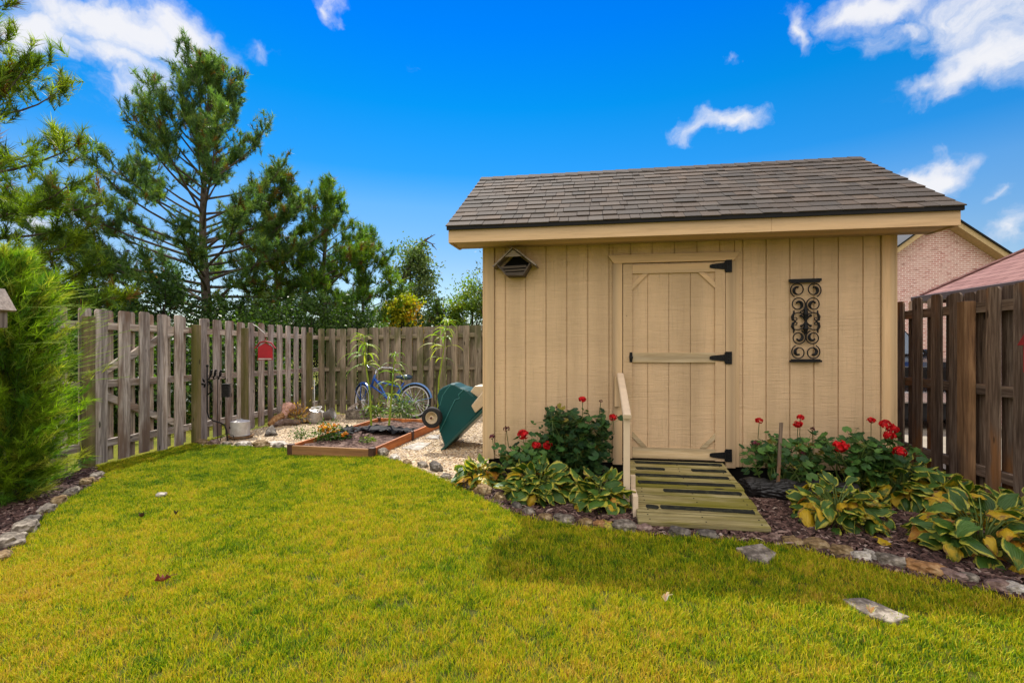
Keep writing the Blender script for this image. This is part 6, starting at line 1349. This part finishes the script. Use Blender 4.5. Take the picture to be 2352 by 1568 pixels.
m.add([(xL, yy0, zr0-.5), (xR_, yy0, zr0-.5), (xR_, yy0+5.5, zr0+3.0), (xL, yy0+5.5, zr0+3.0), (xL, yy0, zr0-.6), (xR_, yy0, zr0-.6), (xR_, yy0+5.5, zr0+2.9), (xL, yy0+5.5, zr0+2.9)], [(0, 1, 2, 3), (7, 6, 5, 4), (0, 4, 5, 1), (1, 5, 6, 2), (2, 6, 7, 3), (3, 7, 4, 0)]); m.build("main_roof", M_rooftile, bh_)
m = MB(); m.bb(xL+.5, xR_-.3, yy0+.5, yy0+5.4, -.4, zr0-.40); m.build("main_wall", M_brick, bh_)
# hip roofed garage
A = V3((*ray(2105, 9.5), 0)); A.z = zon(680, A.x, A.y); B = V3((*ray(2352, 7.3), 0)); B.z = zon(646, B.x, B.y)
gh = thing("garage", "low building with a pinkish red hip roof and brown gutter behind the right fence", "garage", (A.x+1, A.y-2, -.1)); zE = (A.z+B.z)/2; xE = (A.x+B.x)/2; yN, yS, xF = A.y, -2.0, xE+7.0
sl_ = .66; rz_ = zE+sl_*3.5; m = MB(); tk = .02
m.add([(xE, yN, zE), (xE, yS, zE), (xE+3.5, yS+3.5, rz_), (xE+3.5, yN-3.5, rz_), (xF, yN, zE), (xF, yS, zE)], [(0, 1, 2, 3), (0, 3, 4), (4, 3, 2, 5), (1, 5, 2)]); m.add([(xE, yN, zE-tk), (xE, yS, zE-tk), (xF, yS, zE-tk), (xF, yN, zE-tk)], [(0, 1, 2, 3)]); m.build("roof", M_redtile, gh, fix=False)
m = MB(); m.tube([V3((xE, yN, zE+.02)), V3((xE+3.5, yN-3.5, rz_+.02))], .03, 6); m.build("hip_cap", M_redtile, gh)
m = MB(); m.bb(xE-.11, xE-.001, yS, yN+.1, zE-.13, zE-.005); m.bb(xE-.10, xF, yN+.001, yN+.11, zE-.13, zE-.005); m.build("gutter", M_gutter, gh, bevel=.01)
m = MB(); m.bb(xE+.45, xF-.45, yS+.4, yN-.45, -.3, zE-.03); m.build("wall", M_brick, gh)
m = MB(); m.box((xE+.30, yN-.9, zE-.10), (.10, .16, .10)); m.tube([(xE+.28, yN-.9, zE-.15), (xE+.18, yN-.95, zE-.2)], [.05, .06], 10); m.build("security_light", M_htrim, gh)
# dark pickup on the drive
M_car = simple("black_car_paint", (.012, .013, .015), .18, .2, var=.1, bump=0, spec=.6); M_glass = simple("windscreen", (.25, .30, .36), .06, .3, var=.02, bump=0, spec=.8)
tx, ty = 5.35, 8.75; tk_ = thing("pickup_truck", "black pickup truck with chrome bumper parked beyond the right fence", "pickup truck", (tx, ty, -.1)); zb = zg(tx, ty)-.015; hw = .95
def loft(secs, m):
    n = len(secs[0][1]); vs = [(tx+x, ty+y, zb+z) for (y, pr) in secs for (x, z) in pr]; m.add(vs, [(a*n+i, a*n+(i+1) % n, (a+1)*n+(i+1) % n, (a+1)*n+i) for a in range(len(secs)-1) for i in range(n)]+[tuple(range(n))[::-1], tuple((len(secs)-1)*n+i for i in range(n))]); return m
def sec(w_, z0, z1, r_=.08): return [(-w_, z0), (w_, z0), (w_, z1-r_), (w_-r_, z1), (-w_+r_, z1), (-w_, z1-r_)]
loft([(0, sec(.90, .45, 1.00)), (.15, sec(.94, .42, 1.08)), (1.25, sec(.95, .42, 1.16)), (1.3, sec(.95, .42, 1.16)), (5.3, sec(.95, .45, 1.18))], MB()).build("body", M_car, tk_, bevel=.02)
loft([(1.25, sec(.88, 1.161, 1.18, .005)), (1.85, sec(.78, 1.162, 1.78, .08)), (3.0, sec(.78, 1.162, 1.80, .08)), (3.25, sec(.86, 1.161, 1.2, .01))], MB()).build("cab", M_car, tk_, bevel=.02)
m = MB(); m.add([(tx+x, ty+y, zb+z) for (x, y, z) in ((-.80, 1.27, 1.20), (.80, 1.27, 1.20), (.70, 1.80, 1.74), (-.70, 1.80, 1.74), (-.80, 1.30, 1.20), (.80, 1.30, 1.20), (.70, 1.83, 1.74), (-.70, 1.83, 1.74))], [(0, 1, 2, 3), (7, 6, 5, 4), (0, 4, 5, 1), (1, 5, 6, 2), (2, 6, 7, 3), (3, 7, 4, 0)]); m.build("windscreen", M_glass, tk_)
m = MB(); m.bb(tx-.88, tx+.88, ty-.08, ty+.4, zb+.16, zb+.44); m.build("air_dam", M_rubber, tk_, bevel=.02)
m = MB(); m.bb(tx-.5, tx+.5, ty-.03, ty+.02, zb+.66, zb+.95); m.build("grille", M_gap, tk_)
for s in (-1, 1): m = MB(); m.bb(tx+s*.70-.16, tx+s*.70+.16, ty-.02, ty+.03, zb+.74, zb+.94); m.build("headlight", M_glass, tk_, bevel=.01)
m = MB(); m.bb(tx-.93, tx+.93, ty-.16, ty-.035, zb+.42, zb+.62); m.build("bumper", M_chrome, tk_, bevel=.03)
for s in (-1, 1):
    for yy in (.85, 4.3):
        m = MB(); m.lathe([(.2, -.1), (.36, -.1), (.38, -.06), (.38, .06), (.36, .1), (.2, .1)], 24, (tx+s*.84, ty+yy, zb+.38), 'x'); w_ = m.build("wheel", M_rubber, tk_)
    m = MB(); m.bb(tx+s*1.03-.09, tx+s*1.03+.09, ty+1.45, ty+1.53, zb+1.12, zb+1.28); m.build("wing_mirror", M_car, tk_, bevel=.02)
